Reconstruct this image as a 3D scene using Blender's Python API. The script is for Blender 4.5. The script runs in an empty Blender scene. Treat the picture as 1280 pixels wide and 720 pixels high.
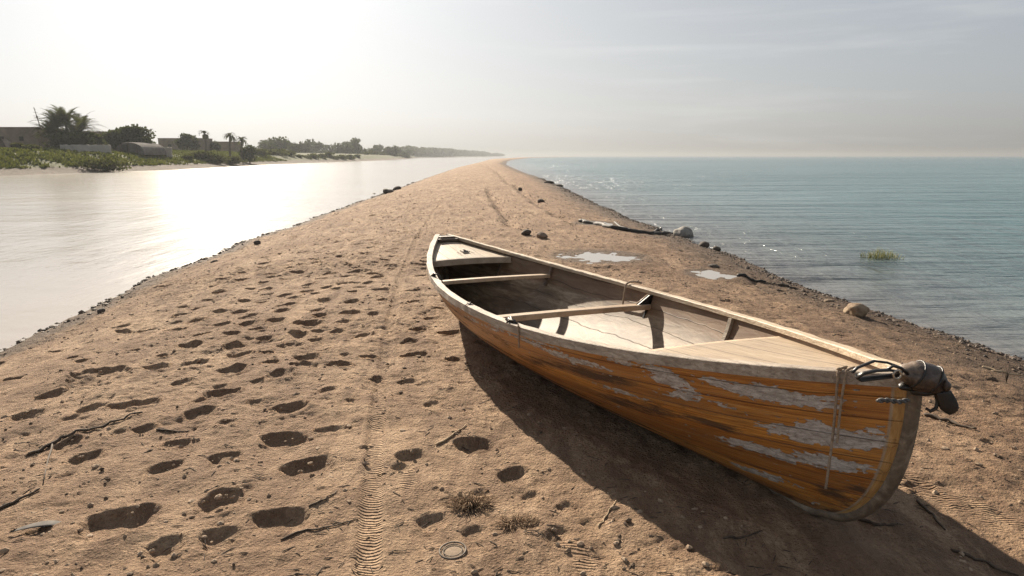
import bpy, bmesh, math, random
import numpy as np
from mathutils import Vector, Matrix
random.seed(7); RS = np.random.RandomState(11)
sc = bpy.context.scene
COL = sc.collection
PI = math.pi
# ------------------------------------------------------------------ camera
F = 914.8; HC = 1.6; TH = math.atan(165/F)
cam_d = bpy.data.cameras.new('camera'); cam = bpy.data.objects.new('camera', cam_d); COL.objects.link(cam)
cam.location = (0, 0, HC); cam.rotation_euler = (PI/2 - TH, 0, 0)
cam_d.sensor_width = 36; cam_d.lens = F/1280*36; cam_d.clip_end = 20000; cam_d.clip_start = 0.05
sc.camera = cam
ZW = -0.5                                                # water level
def ray(px, py):
    x = (px-640)/F; u = -(py-360)/F
    return x, math.cos(TH)+u*math.sin(TH), -math.sin(TH)+u*math.cos(TH)
def gnd(px, py, z=0.0):
    x, y, dz = ray(px, py); t = (z-HC)/dz; return x*t, y*t
def at(px, py, Y):
    x, y, dz = ray(px, py); t = Y/y; return Vector((x*t, Y, HC+dz*t))
# ------------------------------------------------------------------ tags and mesh helpers
def tag(o, label=None, cat=None, group=None, kind=None):
    if label: o['label'] = label
    if cat: o['category'] = cat
    if group: o['group'] = group
    if kind: o['kind'] = kind
    return o
def empty(name, loc=(0,0,0), rot=(0,0,0)):
    o = bpy.data.objects.new(name, None); o.location = loc; o.rotation_euler = rot
    o.empty_display_size = .1; COL.objects.link(o); return o
def mesh_np(name, V, Fq, mat=None, parent=None, smooth=True, mi=None):
    """V (n,3) array, Fq (m,4) or (m,3) array"""
    me = bpy.data.meshes.new(name); V = np.asarray(V, np.float32); Fq = np.asarray(Fq, np.int32)
    me.vertices.add(len(V)); me.vertices.foreach_set('co', V.ravel())
    k = Fq.shape[1]
    me.loops.add(Fq.size); me.loops.foreach_set('vertex_index', Fq.ravel())
    me.polygons.add(len(Fq)); me.polygons.foreach_set('loop_start', np.arange(0, Fq.size, k, dtype=np.int32))
    me.update(calc_edges=True)
    me.polygons.foreach_set('use_smooth', np.full(len(Fq), smooth))
    mats = mat if isinstance(mat, (list, tuple)) else [mat]
    for m in mats:
        if m: me.materials.append(m)
    if mi is not None: me.polygons.foreach_set('material_index', np.asarray(mi, np.int32))
    me.validate()
    o = bpy.data.objects.new(name, me); COL.objects.link(o)
    if parent: o.parent = parent
    return o
class MB:
    def __init__(s): s.v = []; s.f = []; s.m = []
    def add(s, vs, fs, mi=0):
        b = len(s.v); s.v += [tuple(p) for p in vs]; s.f += [tuple(b+i for i in f) for f in fs]; s.m += [mi]*len(fs)
    def box(s, c, d, R=None, mi=0):
        hx, hy, hz = d[0]/2, d[1]/2, d[2]/2
        vs = [Vector((x, y, z)) for x in (-hx, hx) for y in (-hy, hy) for z in (-hz, hz)]
        if R is not None: vs = [R @ p for p in vs]
        c = Vector(c); s.add([p+c for p in vs], [(0,1,3,2),(4,6,7,5),(0,4,5,1),(2,3,7,6),(0,2,6,4),(1,5,7,3)], mi)
    def tube(s, pts, rad, n=8, flat=1.0, mi=0, cap=True):
        pts = [Vector(p) for p in pts]; m = len(pts)
        rs = rad if isinstance(rad, (list, tuple)) else [rad]*m
        prev = None; vs = []
        for i, p in enumerate(pts):
            t = (pts[min(i+1, m-1)] - pts[max(i-1, 0)]).normalized()
            if prev is None:
                a = Vector((0,0,1)) if abs(t.z) < .9 else Vector((1,0,0)); prev = t.cross(a).normalized()
            nrm = (prev - t*prev.dot(t)).normalized(); prev = nrm; b = t.cross(nrm)
            for k in range(n):
                an = 2*PI*k/n; vs.append(p + nrm*(math.cos(an)*rs[i]) + b*(math.sin(an)*rs[i]*flat))
        fs = [(i*n+k, i*n+(k+1) % n, (i+1)*n+(k+1) % n, (i+1)*n+k) for i in range(m-1) for k in range(n)]
        if cap: fs += [tuple(range(n))[::-1], tuple(range((m-1)*n, m*n))]
        s.add(vs, fs, mi)
    def ribbon(s, secs, mi=0, closed=True):
        """list of cross sections (each a list of k points), joined"""
        k = len(secs[0]); vs = [p for q in secs for p in q]
        fs = [(i*k+j, i*k+(j+1) % k, (i+1)*k+(j+1) % k, (i+1)*k+j) for i in range(len(secs)-1) for j in range(k if closed else k-1)]
        if closed: fs += [tuple(range(k))[::-1], tuple(range((len(secs)-1)*k, len(secs)*k))]
        s.add(vs, fs, mi)
    def rock(s, c, r, sq=(1,1,.7), rnd=random, sub=1, rough=.22, mi=0):
        V, Fs = ICO[sub]; a = rnd.uniform(0, 6.28); ca, sa = math.cos(a), math.sin(a)
        ph = [rnd.uniform(0, 6.28) for _ in range(6)]; vs = []
        for (x, y, z) in V:
            d = 1 + rough*(math.sin(2.1*x+ph[0])*math.sin(2.6*y+ph[1]) + .7*math.sin(3.1*z+ph[2]+2*x) + .35*math.sin(5.3*y+ph[3]+3*z)+.25*math.sin(7.7*x+ph[4]-5*z))
            X, Y, Z = x*r*sq[0]*d, y*r*sq[1]*d, z*r*sq[2]*d
            vs.append((c[0]+X*ca-Y*sa, c[1]+X*sa+Y*ca, c[2]+Z))
        s.add(vs, Fs, mi)
    def build(s, name, mat, parent=None, smooth=True, bevel=0):
        me = bpy.data.meshes.new(name); me.from_pydata([tuple(p) for p in s.v], [], s.f)
        for m in (mat if isinstance(mat, (list, tuple)) else [mat]): me.materials.append(m)
        me.polygons.foreach_set('material_index', s.m)
        me.polygons.foreach_set('use_smooth', [smooth]*len(s.f)); me.update()
        o = bpy.data.objects.new(name, me); COL.objects.link(o)
        if parent: o.parent = parent
        if bevel:
            b = o.modifiers.new('bevel', 'BEVEL'); b.width = bevel; b.segments = 2; b.limit_method = 'ANGLE'; b.angle_limit = .7
            b.harden_normals = False
        return o
ICO = {}
for sub in (1, 2, 3, 4):
    bm = bmesh.new(); bmesh.ops.create_icosphere(bm, subdivisions=sub, radius=1)
    ICO[sub] = ([tuple(v.co) for v in bm.verts], [tuple(v.index for v in f.verts) for f in bm.faces]); bm.free()
def copy_tree(o, parent=None):
    c = o.copy(); COL.objects.link(c); c.parent = parent
    for ch in o.children: copy_tree(ch, c)
    return c
# ------------------------------------------------------------------ numpy gradient noise
PERM = RS.permutation(512); GR = RS.uniform(0, 2*PI, 512); GX, GY = np.cos(GR), np.sin(GR)
def noise(x, y):
    x = np.asarray(x, float); y = np.asarray(y, float)
    xi = np.floor(x).astype(int); yi = np.floor(y).astype(int); fx = x-xi; fy = y-yi
    u = fx*fx*fx*(fx*(fx*6-15)+10); v = fy*fy*fy*(fy*(fy*6-15)+10)
    def g(ix, iy, dx, dy):
        h = PERM[(PERM[ix & 511] + iy) & 511]; return GX[h]*dx + GY[h]*dy
    a = g(xi, yi, fx, fy); b = g(xi+1, yi, fx-1, fy); c = g(xi, yi+1, fx, fy-1); d = g(xi+1, yi+1, fx-1, fy-1)
    return (a+(b-a)*u)*(1-v) + (c+(d-c)*u)*v
def fbm(x, y, o=3, g=.5):
    s = 0; a = 1
    for k in range(o): s = s + a*noise(x*2**k+13*k, y*2**k-7*k); a *= g
    return s
# ------------------------------------------------------------------ material helper
def newmat(name):
    m = bpy.data.materials.new(name); m.use_nodes = True; nt = m.node_tree
    b = nt.nodes['Principled BSDF']; return m, nt, b
class N:
    """small node DSL"""
    def __init__(s, nt): s.nt = nt
    def n(s, t, **kw):
        nd = s.nt.nodes.new(t)
        for k, v in kw.items():
            if k.startswith('i_'):
                key = k[2:]; key = int(key) if key.isdigit() else key.replace('_', ' ')
                if isinstance(v, bpy.types.NodeSocket): s.nt.links.new(v, nd.inputs[key])
                else: nd.inputs[key].default_value = v
            else: setattr(nd, k, v)
        return nd
    def link(s, a, b): s.nt.links.new(a, b)
    def pos(s): return s.n('ShaderNodeTexCoord').outputs['Object']
    def gen(s, which): return s.n('ShaderNodeTexCoord').outputs[which]
    def map(s, v, scale=(1,1,1), rot=(0,0,0), loc=(0,0,0)):
        m = s.n('ShaderNodeMapping', i_Vector=v); m.inputs['Scale'].default_value = scale; m.inputs['Rotation'].default_value = rot; m.inputs['Location'].default_value = loc
        return m.outputs[0]
    def noise(s, v, scale, detail=4, rough=.55, dist=0):
        return s.n('ShaderNodeTexNoise', i_Vector=v, i_Scale=scale, i_Detail=detail, i_Roughness=rough, i_Distortion=dist).outputs['Fac']
    def vor(s, v, scale, feature='F1', out='Distance'):
        return s.n('ShaderNodeTexVoronoi', feature=feature, i_Vector=v, i_Scale=scale).outputs[out]
    def ramp(s, f, stops):
        r = s.n('ShaderNodeValToRGB', i_Fac=f); e = r.color_ramp.elements
        while len(e) < len(stops): e.new(.5)
        for el, (p, c) in zip(e, stops):
            el.position = p; el.color = (c[0], c[1], c[2], 1) if isinstance(c, (tuple, list)) else (c, c, c, 1)
        return r.outputs['Color']
    def mix(s, f, a, b, mode='MIX'):
        m = s.n('ShaderNodeMix', data_type='RGBA', blend_type=mode); m.clamp_factor = True
        for sock, v in ((m.inputs[0], f), (m.inputs[6], a), (m.inputs[7], b)):
            if isinstance(v, bpy.types.NodeSocket): s.nt.links.new(v, sock)
            else: sock.default_value = v if not isinstance(v, tuple) else (v[0], v[1], v[2], 1)
        return m.outputs[2]
    def math(s, op, a, b=0, clamp=False):
        m = s.n('ShaderNodeMath', operation=op); m.use_clamp = clamp
        for sock, v in zip(m.inputs, (a, b)):
            if isinstance(v, bpy.types.NodeSocket): s.nt.links.new(v, sock)
            else: sock.default_value = v
        return m.outputs[0]
    def attr(s, name): return s.n('ShaderNodeAttribute', attribute_name=name).outputs['Fac']
    def bump(s, h, dist, strength=1, nrm=None):
        b = s.n('ShaderNodeBump', i_Height=h, i_Distance=dist, i_Strength=strength)
        if nrm is not None: s.nt.links.new(nrm, b.inputs['Normal'])
        return b.outputs[0]
def simple(name, c1, c2, scale=8, rough=.85, bump=0, bscale=40, metallic=0, detail=5, stretch=(1,1,1)):
    m, nt, b = newmat(name); n = N(nt); p = n.map(n.pos(), scale=stretch)
    f = n.noise(p, scale, detail, .6)
    n.link(n.ramp(f, [(.3, c1), (.7, c2)]), b.inputs['Base Color'])
    b.inputs['Roughness'].default_value = rough; b.inputs['Metallic'].default_value = metallic
    if bump: n.link(n.bump(n.noise(p, bscale, 4, .6), bump), b.inputs['Normal'])
    return m
# ------------------------------------------------------------------ light, sky, haze
SAZ, SEL = math.radians(-21.3), math.radians(25.5)
sd = bpy.data.lights.new('sun', 'SUN'); sd.energy = 5; sd.angle = math.radians(.55); sd.color = (1, .875, .71)
so = bpy.data.objects.new('sun', sd); COL.objects.link(so)
sv = Vector((math.sin(SAZ)*math.cos(SEL), math.cos(SAZ)*math.cos(SEL), math.sin(SEL)))
so.rotation_euler = sv.to_track_quat('Z', 'Y').to_euler()
w = bpy.data.worlds.new('World'); sc.world = w; w.use_nodes = True; nt = w.node_tree; n = N(nt)
bg = nt.nodes['Background']; sky = n.n('ShaderNodeTexSky', sky_type='NISHITA'); sky.sun_disc = False
sky.sun_elevation = SEL; sky.sun_rotation = SAZ; sky.altitude = 0; sky.air_density = 1.0; sky.dust_density = 2.6; sky.ozone_density = 1.0
hs = n.n('ShaderNodeHueSaturation', i_Color=sky.outputs[0]); hs.inputs['Saturation'].default_value = .6
gm = n.n('ShaderNodeGamma', i_Color=hs.outputs[0], i_Gamma=.44)
cool = n.mix(1.0, gm.outputs[0], (.955, 1.0, 1.065), 'MULTIPLY')
# thin high cloud
dirv = n.gen('Generated'); cl = n.noise(n.map(dirv, scale=(1.0, 1.0, 13), rot=(.05, .04, 0)), 2.2, 6, .6, .4)
clm = n.ramp(cl, [(.50, 0.0), (.72, 1.0)])
skyc = n.mix(n.math('MULTIPLY', clm, .2), cool, (4.2, 4.15, 4.1))
n.link(skyc, bg.inputs['Color']); bg.inputs['Strength'].default_value = .117
sc.view_settings.view_transform = 'Standard'; sc.view_settings.look = 'None'; sc.view_settings.gamma = 1
sc.view_settings.exposure = 1.0
sc.cycles.use_denoising = True; sc.cycles.max_bounces = 6; sc.cycles.volume_bounces = 0; sc.cycles.transparent_max_bounces = 12
sc.cycles.sample_clamp_indirect = 6
try: sc.cycles.denoiser = 'OPENIMAGEDENOISE'
except Exception: pass
hz = MB(); hz.box((0, 2460, 7.4), (9000, 5080, 18.8))
mh, nt, b = newmat('haze_air'); nt.nodes.remove(b); n = N(nt)
pv = n.n('ShaderNodeVolumePrincipled'); pv.inputs['Color'].default_value = (.40, .42, .44, 1); pv.inputs['Density'].default_value = .00045
pv.inputs['Anisotropy'].default_value = .35
n.link(pv.outputs[0], nt.nodes['Material Output'].inputs['Volume'])
tag(hz.build('haze', mh, smooth=False), 'pale sunlit haze over the water', 'haze', kind='stuff')
# ------------------------------------------------------------------ sand spit
LE = [(0,437),(100,392),(200,346),(300,306),(400,270),(470,246),(532,223),(570,210),(600,203),(612,199.4)]
RE = [(1280,448),(1160,412),(1060,380),(1000,355),(950,335),(900,315),(850,296),(800,277),(760,262),(715,240),(680,224),(655,216),(640,209.5),(632,206),(634,202),(640,200)]
def shore(L):
    P = sorted([gnd(px, py, ZW)[::-1] for px, py in L]); ys = [p[0] for p in P]; xs = [p[1] for p in P]; return ys, xs
ly, lx = shore(LE); ry, rx = shore(RE)
lx = [lx[0]+1.2, lx[0]+.3]+lx+[8, 160]; ly = [-60, -5]+ly+[900, 2200]
rx = [rx[0]-1.0, rx[0]-.1]+rx+[22, 190]; ry = [-60, -5]+ry+[900, 2200]
def XL(y): return np.interp(y, ly, lx) + .24*noise(np.asarray(y)*.45, 3.3) + .09*noise(np.asarray(y)*2.1, 9.3)
def XR(y): return np.interp(y, ry, rx) + .26*noise(np.asarray(y)*.4, 7.7) + .10*noise(np.asarray(y)*2.3, 1.3)
# footprints: photo pixels (x, y, width, height), turned into places on the ground
FP = [(145,648,76,34,.5),(277,622,52,25,0),(382,581,62,22,0),(353,545,52,16,0),(350,647,66,24,.15),(360,508,44,14,0),(205,580,38,18,.1),(282,570,34,17,.2),
(250,514,36,12,0),(277,487,40,17,.25),(250,497,22,8,0),(103,562,34,14,0),(82,540,26,10,0),(350,465,32,15,-.2),(290,455,32,10,.1),(380,453,32,11,0),(383,442,30,8,0),
(205,683,40,24,.1),(275,669,46,24,.3),(217,551,32,12,.3),(410,485,24,9,0),(415,533,44,8,0),(300,436,30,7,0),(120,453,60,18,.2),(110,495,30,11,.1),(85,508,18,7,0),
(165,495,58,11,.05),(80,586,18,9,0),(276,474,20,11,0),(285,528,22,11,.2),(305,606,20,9,0),(405,433,20,8,0),(593,557,48,18,.2),(514,573,38,14,.1),(502,585,26,11,0),
(643,597,40,19,0),(663,620,24,12,0),(540,650,36,19,.1),(592,666,28,18,0),(708,636,24,22,0),(735,655,20,14,0),(236,422,26,6,0),(322,470,16,7,0),(372,414,24,6,0),
(345,395,24,6,0),(352,384,20,5,0),(322,405,22,5,0),(330,418,20,5,0),(384,400,34,7,0),(362,376,20,5,0),(368,368,18,4,0),(395,385,18,5,0),(356,362,18,4,0),(310,398,22,6,0),
(290,410,22,5,0),(405,372,16,4,0),(420,410,20,5,0),(432,440,16,5,0),(455,415,26,6,0),(466,390,16,4,0),(408,355,16,4,0),(385,350,16,4,0),(430,352,18,4,0),(420,360,16,4,0),
(332,358,18,4,0),(460,352,16,4,0),(440,375,18,5,0),(300,380,20,5,0),(275,395,22,5,0),(255,408,22,5,0),(395,420,18,5,0),(60,470,30,9,0),(30,500,30,10,0),(45,655,30,8,.1),(600,615,20,10,0),
(470,470,16,6,0),(440,500,18,6,0),(455,560,14,6,0),(320,500,20,7,0),(225,470,22,7,.1),(180,530,24,8,.1)]
prints = []
for px, py, wd, hh, rot in FP:
    x, y = gnd(px, py); D = math.sqrt(x*x+y*y+HC*HC); a = wd/F*D*.5; s = HC/D; b2 = hh/F*D/s*.5
    prints.append((x, y, a, min(max(b2, .35*a), 1.25*a), -rot, min(.052, .34*min(a, b2))))
for k in range(1500):
    y = 5.6+42*random.random()**1.6; u = random.gauss(0, 1)
    x = float(np.interp(y, [4,8,15,48], [-1.5,-2.35,-2.6,-3.2]))+u*(.75+.015*y); a0 = random.uniform(.055,.13)
    if any((x-q_[0])**2+((y-q_[1])*.8)**2 < (a0+q_[2]+.05)**2 for q_ in prints): continue
    if abs(x+.62-.055*(y-3)) < .0: continue
    prints.append((x, y, a0, a0*random.uniform(.6,.95), random.uniform(-.5,.5), random.uniform(.022,.05)))
for k in range(150):
    y = random.uniform(2, 16); x = random.uniform(-4.8, 4.4); r = random.uniform(.025, .07)
    prints.append((x, y, r*1.3, r, random.uniform(-1, 1), r*.3))
PUD = [(751,320.5,44,6.5),(890,342.5,26,5.0),(746,279,22,2.2)]
puds = []
BOAT = dict(L=6.1777, W=.792, pb=2.2876, ps=1.9704, ws=.0843, z0=.5547, zb=.2023, zs=.2055)
BX, BY, YAW, PIT = .3699, 5.4967, math.radians(-67.866), math.radians(.7238)
def base(x, y):
    xl, xr = XL(y), XR(y); c = (xl+xr)/2; h = (xr-xl)/2; t = (x-c)/np.maximum(h, .5); at_ = np.abs(t)
    z = np.where(at_ < 1, ZW*np.minimum(at_, 1)**2.6, ZW-(at_-1)*h*.4)
    return np.maximum(z, -1.6), t, h
def base1(x, y): return float(base(np.array([x]), np.array([y]))[0][0])
for px, py, wd, hh in PUD:
    x, y = gnd(px, py, -.03); z = base1(x, y); x, y = gnd(px, py, z); D = math.hypot(x, y); s = (HC-z)/D
    puds.append((x, y, z-.012, wd/F*D, hh/F*D/s))
def track_x(y, k):                                       # motorcycle tyre track, x as a function of y
    return np.interp(y, TRY[k], TRX[k])
TRS = [[(457,760),(459,700),(463,640),(468,560),(476,480),(486,410),(500,350),(520,300),(545,260)]]
TRY, TRX = [], []
for T in TRS:
    P = sorted(gnd(a, b)[::-1] for a, b in T); TRY.append([p[0] for p in P]); TRX.append([p[1] for p in P])
prints = [q_ for i_, q_ in enumerate(prints) if i_ < len(FP) or q_[2] < .02 or abs(q_[0]-float(track_x(q_[1], 0))) > q_[2]+.05 or q_[1] > 14]
RIDGES = [[gnd(a, b) for a, b in Q_] for Q_ in ([(600,206),(612,209),(622,215),(638,230)], [(611,236),(614,243),(622,256),(632,270),(638,282),(656,286)], [(644,228),(650,237),(671,252),(696,266),(722,276)])]
def height(x, y, detail=True):
    x = np.asarray(x, float); y = np.asarray(y, float)
    z, t, h = base(x, y); land = np.clip((1.04-np.abs(t))/.12, 0, 1)
    n1 = .045*fbm(x*.55, y*.4, 2); n2 = .030*fbm(x*2.2+5, y*1.9, 3)
    rg = np.clip(.75+1.4*noise(x*.6+40, y*.5), .25, 1.5)                     # rough and smooth areas
    n3 = (.013*fbm(x*8.5+20, y*8.5, 3, .6)*rg + .010*np.maximum(0, fbm(x*15+3, y*24+9, 2)-.05)*rg - .016*np.maximum(0, fbm(x*5+60, y*9+3, 3, .6)-.22)) if detail else 0
    hum = .03*np.maximum(0, noise(x*3.1+90, y*2.6))*rg
    # boat footprint frame
    cx, sx = math.cos(YAW), math.sin(YAW); dx, dy = x-BX, y-BY; bs = dx*cx+dy*sx; bw = -dx*sx+dy*cx
    ins = np.clip(1-((bs/3.05)**2+(bw/.62)**2), 0, 1); ins = np.minimum(1, ins*2.5)
    z = z + land*((n1+n2+hum)*(1-ins) + n3 - .02*ins)
    # lip of sand pushed up along the keel near the bow
    z = z + .055*np.exp(-((bs-2.4)/.6)**2-(bw/.17)**2)
    z = z + .02*np.exp(-((bs+1.8)/1.2)**2-((bw+.30)/.12)**2)
    if detail:
        # streaks of wind-worked crust on the left flank
        st = noise(x*4.4+.5*y, y*1.15)+.5*noise(x*11, y*3); z = z + land*.034*np.maximum(0, st-.1)*np.clip((-x-.6)/1.5, 0, 1)
        # right flank small ridges
        st = noise(x*4.0-.5*y+8, y*1.0)+.5*noise(x*10, y*3); z = z + land*.030*np.maximum(0, st-.1)*np.clip((x-.9)/1.5, 0, 1)
        # tyre track trough
        for k in range(len(TRY)):
            d = x-track_x(y, k); m = (y < TRY[k][-1]+2)
            z = z - m*.016*np.exp(-(d/.05)**4) + m*.004*np.exp(-((np.abs(d)-.066)/.016)**2)
        # rut running up the right side of the spit
        for RG in RIDGES:
            RX = sorted([(p[1], p[0]) for p in RG]); d = x-np.interp(y, [p[0] for p in RX], [p[1] for p in RX])-.16*noise(y*.9, 2.2)
            fade = np.clip((y-RX[0][0]+.5)/1.5, 0, 1)*np.clip((RX[-1][0]+2-y)/(.12*RX[-1][0]+2), 0, 1)
            z = z - fade*.11*np.exp(-(d/(.07+.004*y))**2)*(1+.9*noise(x*2, y*1.5)) + fade*.03*np.exp(-((d+.25)/.15)**2)
        flatx = x.ravel(); flaty = y.ravel(); zz = z.ravel().copy()
        order = None
        for (fx, fy, a, b2, rot, dp) in prints:
            if x.ndim == 2 and GRIDY is not None:
                i0, i1 = np.searchsorted(GRIDY, (fy-1.6*max(a,b2), fy+1.6*max(a,b2)))
                if i1 <= i0: continue
                nc = x.shape[1]; sl = slice(i0*nc, i1*nc)
            else: sl = slice(None)
            X = flatx[sl]-fx; ii = np.nonzero(np.abs(X) < 1.6*max(a, b2))[0]
            if len(ii) == 0: continue
            X = X[ii]; Y = flaty[sl][ii]-fy; m = ii; xx_ = flatx[sl][ii]; yy_ = flaty[sl][ii]; c, s = math.cos(rot), math.sin(rot)
            X, Y = X*c+Y*s, -X*s+Y*c; bq = b2*(1+.25*X/a)
            rr = np.abs(Y/bq)**1.5+(X/(a*1.08))**2 + .20*noise(xx_*9+fx*7, yy_*9)+.16*noise(xx_*24, yy_*24)
            rr = np.maximum(rr, 0); dz = np.where(rr < 1, -dp*(1-rr**2.6), 0) + .16*dp*np.exp(-((rr-1.2)/.22)**2)*(1+2*noise(xx_*14, yy_*14))
            q = zz[sl]; q[m] += dz; zz[sl] = q
        z = zz.reshape(z.shape)
    for (cx_, cy_, zl, a, b2) in puds:
        r0 = np.sqrt(((x-cx_)/a)**2+((y-cy_)/b2)**2); r = r0 + .75*noise(x*2.6+cx_*3, y*1.9)+.45*noise(x*7, y*5)
        k = np.clip((1.9-r0)/.6, 0, 1); z = z*(1-k) + k*(zl + .004 - .035*np.clip(1.0-r, -.45, 1))
    return z
GRIDY = None
def hz1(x, y): return float(height(np.array([x]), np.array([y]))[0])
ys = list(-60+np.linspace(0, 1, 40)**.6*61.9)+list(np.arange(2.0, 11.0, .0135))
y = ys[-1]; st = .0135
while y < 2100:
    st = min(st*1.018, y*.012); y += st; ys.append(y)
ys = np.array(ys); tt = np.concatenate([np.linspace(-2.4, -1.12, 14), np.linspace(-1.1, 1.1, 800), np.linspace(1.12, 2.4, 14)])
GRIDY = ys
Yg, Tg = np.meshgrid(ys, tt, indexing='ij')
xl, xr = XL(ys), XR(ys); Xg = ((xl+xr)/2)[:, None] + Tg*np.maximum((xr-xl)/2, .5)[:, None]
Zg = height(Xg, Yg); GRIDY = None
nr, nc = Xg.shape
V = np.stack([Xg, Yg, Zg], -1).reshape(-1, 3)
I = np.arange(nr*nc).reshape(nr, nc); Fq = np.stack([I[:-1, :-1], I[:-1, 1:], I[1:, 1:], I[1:, :-1]], -1).reshape(-1, 4)
m, nt, b = newmat('sand'); n = N(nt); P = n.pos()
big = n.noise(P, .7, 4, .6); med = n.noise(P, 5, 6, .65); fine = n.noise(P, 60, 4, .7); grain = n.noise(P, 420, 2, .6)
ridge_shade = n.noise(n.map(P, scale=(2.6, .8, 1), rot=(0,0,.12)), 1.9, 8, .74, .9)
c = n.ramp(med, [(.32, (.215,.126,.072)), (.5, (.425,.282,.174)), (.68, (.60,.43,.285))])
c = n.mix(n.ramp(big, [(.40, 0.), (.68, .6)]), c, (.54,.39,.26))
c = n.mix(n.ramp(ridge_shade, [(.47, 0.), (.60, .85)]), c, (.17,.098,.058))  # shadows of the sand ridges painted into the colour as dark streaks
c = n.mix(n.ramp(fine, [(.50, 0.), (.66, .7)]), c, (.15,.09,.055))
shade_band = n.noise(n.map(P, scale=(1.9, .42, 1), rot=(0,0,-.1)), 1.3, 9, .78, .6); c = n.mix(n.ramp(shade_band, [(.50, 0.), (.60, .75)]), c, (.19,.11,.066))  # longer streaks of ridge shade, also painted into the sand colour
pat = n.noise(n.map(P, scale=(.55, .16, 1), rot=(0,0,.08)), 1.6, 8, .72, .8); c = n.mix(n.ramp(pat, [(.46, 0.), (.60, .6)]), c, (.22,.13,.078)); c = n.mix(n.ramp(pat, [(.30, .45), (.42, 0.)]), c, (.58,.44,.30))
c = n.mix(1.0, c, (1.03,.995,.955), 'MULTIPLY')
damp = n.attr('damp'); c = n.mix(n.math('MULTIPLY', damp, n.ramp(n.noise(P, 1.1, 5, .7), [(.3, .55), (.6, 1.)])), c, n.mix(.78, c, (.62,.55,.50), 'MULTIPLY'))
wp = n.n('ShaderNodeVectorMath', operation='ADD'); n.link(P, wp.inputs[0]); wq = n.n('ShaderNodeTexNoise', i_Vector=P, i_Scale=18., i_Detail=3.); wsx = n.n('ShaderNodeVectorMath', operation='SCALE'); n.link(wq.outputs['Color'], wsx.inputs[0]); wsx.inputs['Scale'].default_value = .05; n.link(wsx.outputs[0], wp.inputs[1]); PW = wp.outputs[0]
sp2 = n.vor(n.map(PW, scale=(1,1,.2)), 75); c = n.mix(n.math('MULTIPLY', n.ramp(sp2, [(.12, 1.), (.26, 0.)]), n.ramp(n.noise(P, 3.1, 4, .65), [(.46, 0.), (.56, .8)])), c, (.10,.06,.038))
spots = n.vor(n.map(PW, scale=(1,1,.2)), 26); dens = n.noise(P, 1.6, 3, .6)
c = n.mix(n.math('MULTIPLY', n.ramp(spots, [(.10, 1.), (.2, 0.)]), n.ramp(dens, [(.47, 0.), (.6, .75)])), c, (.085,.05,.032))
c = n.mix(n.ramp(grain, [(.35, .0), (.75, .35)]), c, (.60,.45,.31))
hg = n.noise(P, 34, 6, .8); c = n.mix(n.ramp(hg, [(.30, .75), (.47, 0.)]), c, (.20,.12,.07))
wet = n.attr('wet'); wetn = n.math('ADD', wet, n.math('MULTIPLY', n.math('SUBTRACT', n.noise(P, 3, 5, .7), .5), .7))
wm = n.ramp(wetn, [(.35, 0.), (.75, 1.)])
c = n.mix(n.math('MULTIPLY', wm, .80), c, n.mix(.6, c, (.08,.06,.045), 'MULTIPLY'))
c = n.mix(n.math('MULTIPLY', wm, .45), c, (.07,.047,.032))
n.link(c, b.inputs['Base Color']); n.link(n.ramp(wm, [(0, .93), (1, .86)]), b.inputs['Roughness'])
b.inputs['Specular IOR Level'].default_value = .25
# tyre tread ridges pressed into the track
tr = n.attr('tread'); sx = n.n('ShaderNodeSeparateXYZ', i_Vector=P); wv = n.math('SINE', n.math('MULTIPLY', n.math('ADD', n.math('ADD', sx.outputs[1], n.math('MULTIPLY', sx.outputs[0], .25)), n.math('MULTIPLY', n.noise(P, 5, 3, .6), .05)), 2*PI/.021))
h = n.math('MULTIPLY', n.noise(P, 22, 5, .7), .6); h = n.math('ADD', h, n.math('MULTIPLY', n.noise(P, 130, 4, .7), .22))
h = n.math('ADD', h, n.math('MULTIPLY', n.ramp(n.vor(P, 48), [(0., 1.), (.45, 0.)]), .18))
h = n.math('ADD', h, n.math('MULTIPLY', n.math('MULTIPLY', wv, tr), .30))
n.link(n.bump(h, .085, 1.), b.inputs['Normal'])
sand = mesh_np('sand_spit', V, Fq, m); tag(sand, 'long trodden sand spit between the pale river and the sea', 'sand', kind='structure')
_, tS, hS = base(V[:, 0], V[:, 1])
dr = (1-np.abs(tS))*hS; wetv = np.clip(1-dr/np.where(tS > 0, 3.0, 1.0), 0, 1)
for (cx_, cy_, zl, a, b2) in puds:
    r = np.sqrt(((V[:,0]-cx_)/a)**2+((V[:,1]-cy_)/b2)**2); wetv = np.maximum(wetv, np.clip(2.1-r, 0, 1)*.75)
a_ = sand.data.attributes.new('wet', 'FLOAT', 'POINT'); a_.data.foreach_set('value', wetv.astype(np.float32))
tread = np.zeros(len(V))
d = np.abs(V[:,0]-track_x(V[:,1], 0)); tread = np.clip((.056-d)/.012, 0, 1)*np.clip((6.5-V[:,1])/2.5, .35, 1)*(V[:,1] < 16)
for px, py, wd, ln, an in [(512,600,.05,.14,.25),(1255,640,.10,.55,.5),(722,695,.05,.13,.3)]:
    x0, y0 = gnd(px, py); X = V[:,0]-x0; Y = V[:,1]-y0; c_, s_ = math.cos(an), math.sin(an); X, Y = X*c_+Y*s_, -X*s_+Y*c_
    tread = np.maximum(tread, np.clip((wd-np.abs(X))/.015, 0, 1)*np.clip((ln-np.abs(Y))/.05, 0, 1))
tread *= np.clip(.75+1.9*noise(V[:,0]*11, V[:,1]*4), 0, 1)
a_ = sand.data.attributes.new('damp', 'FLOAT', 'POINT'); a_.data.foreach_set('value', np.clip((tS-.12)/.45, 0, 1).astype(np.float32))
a_ = sand.data.attributes.new('tread', 'FLOAT', 'POINT'); a_.data.foreach_set('value', tread.astype(np.float32))
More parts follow.
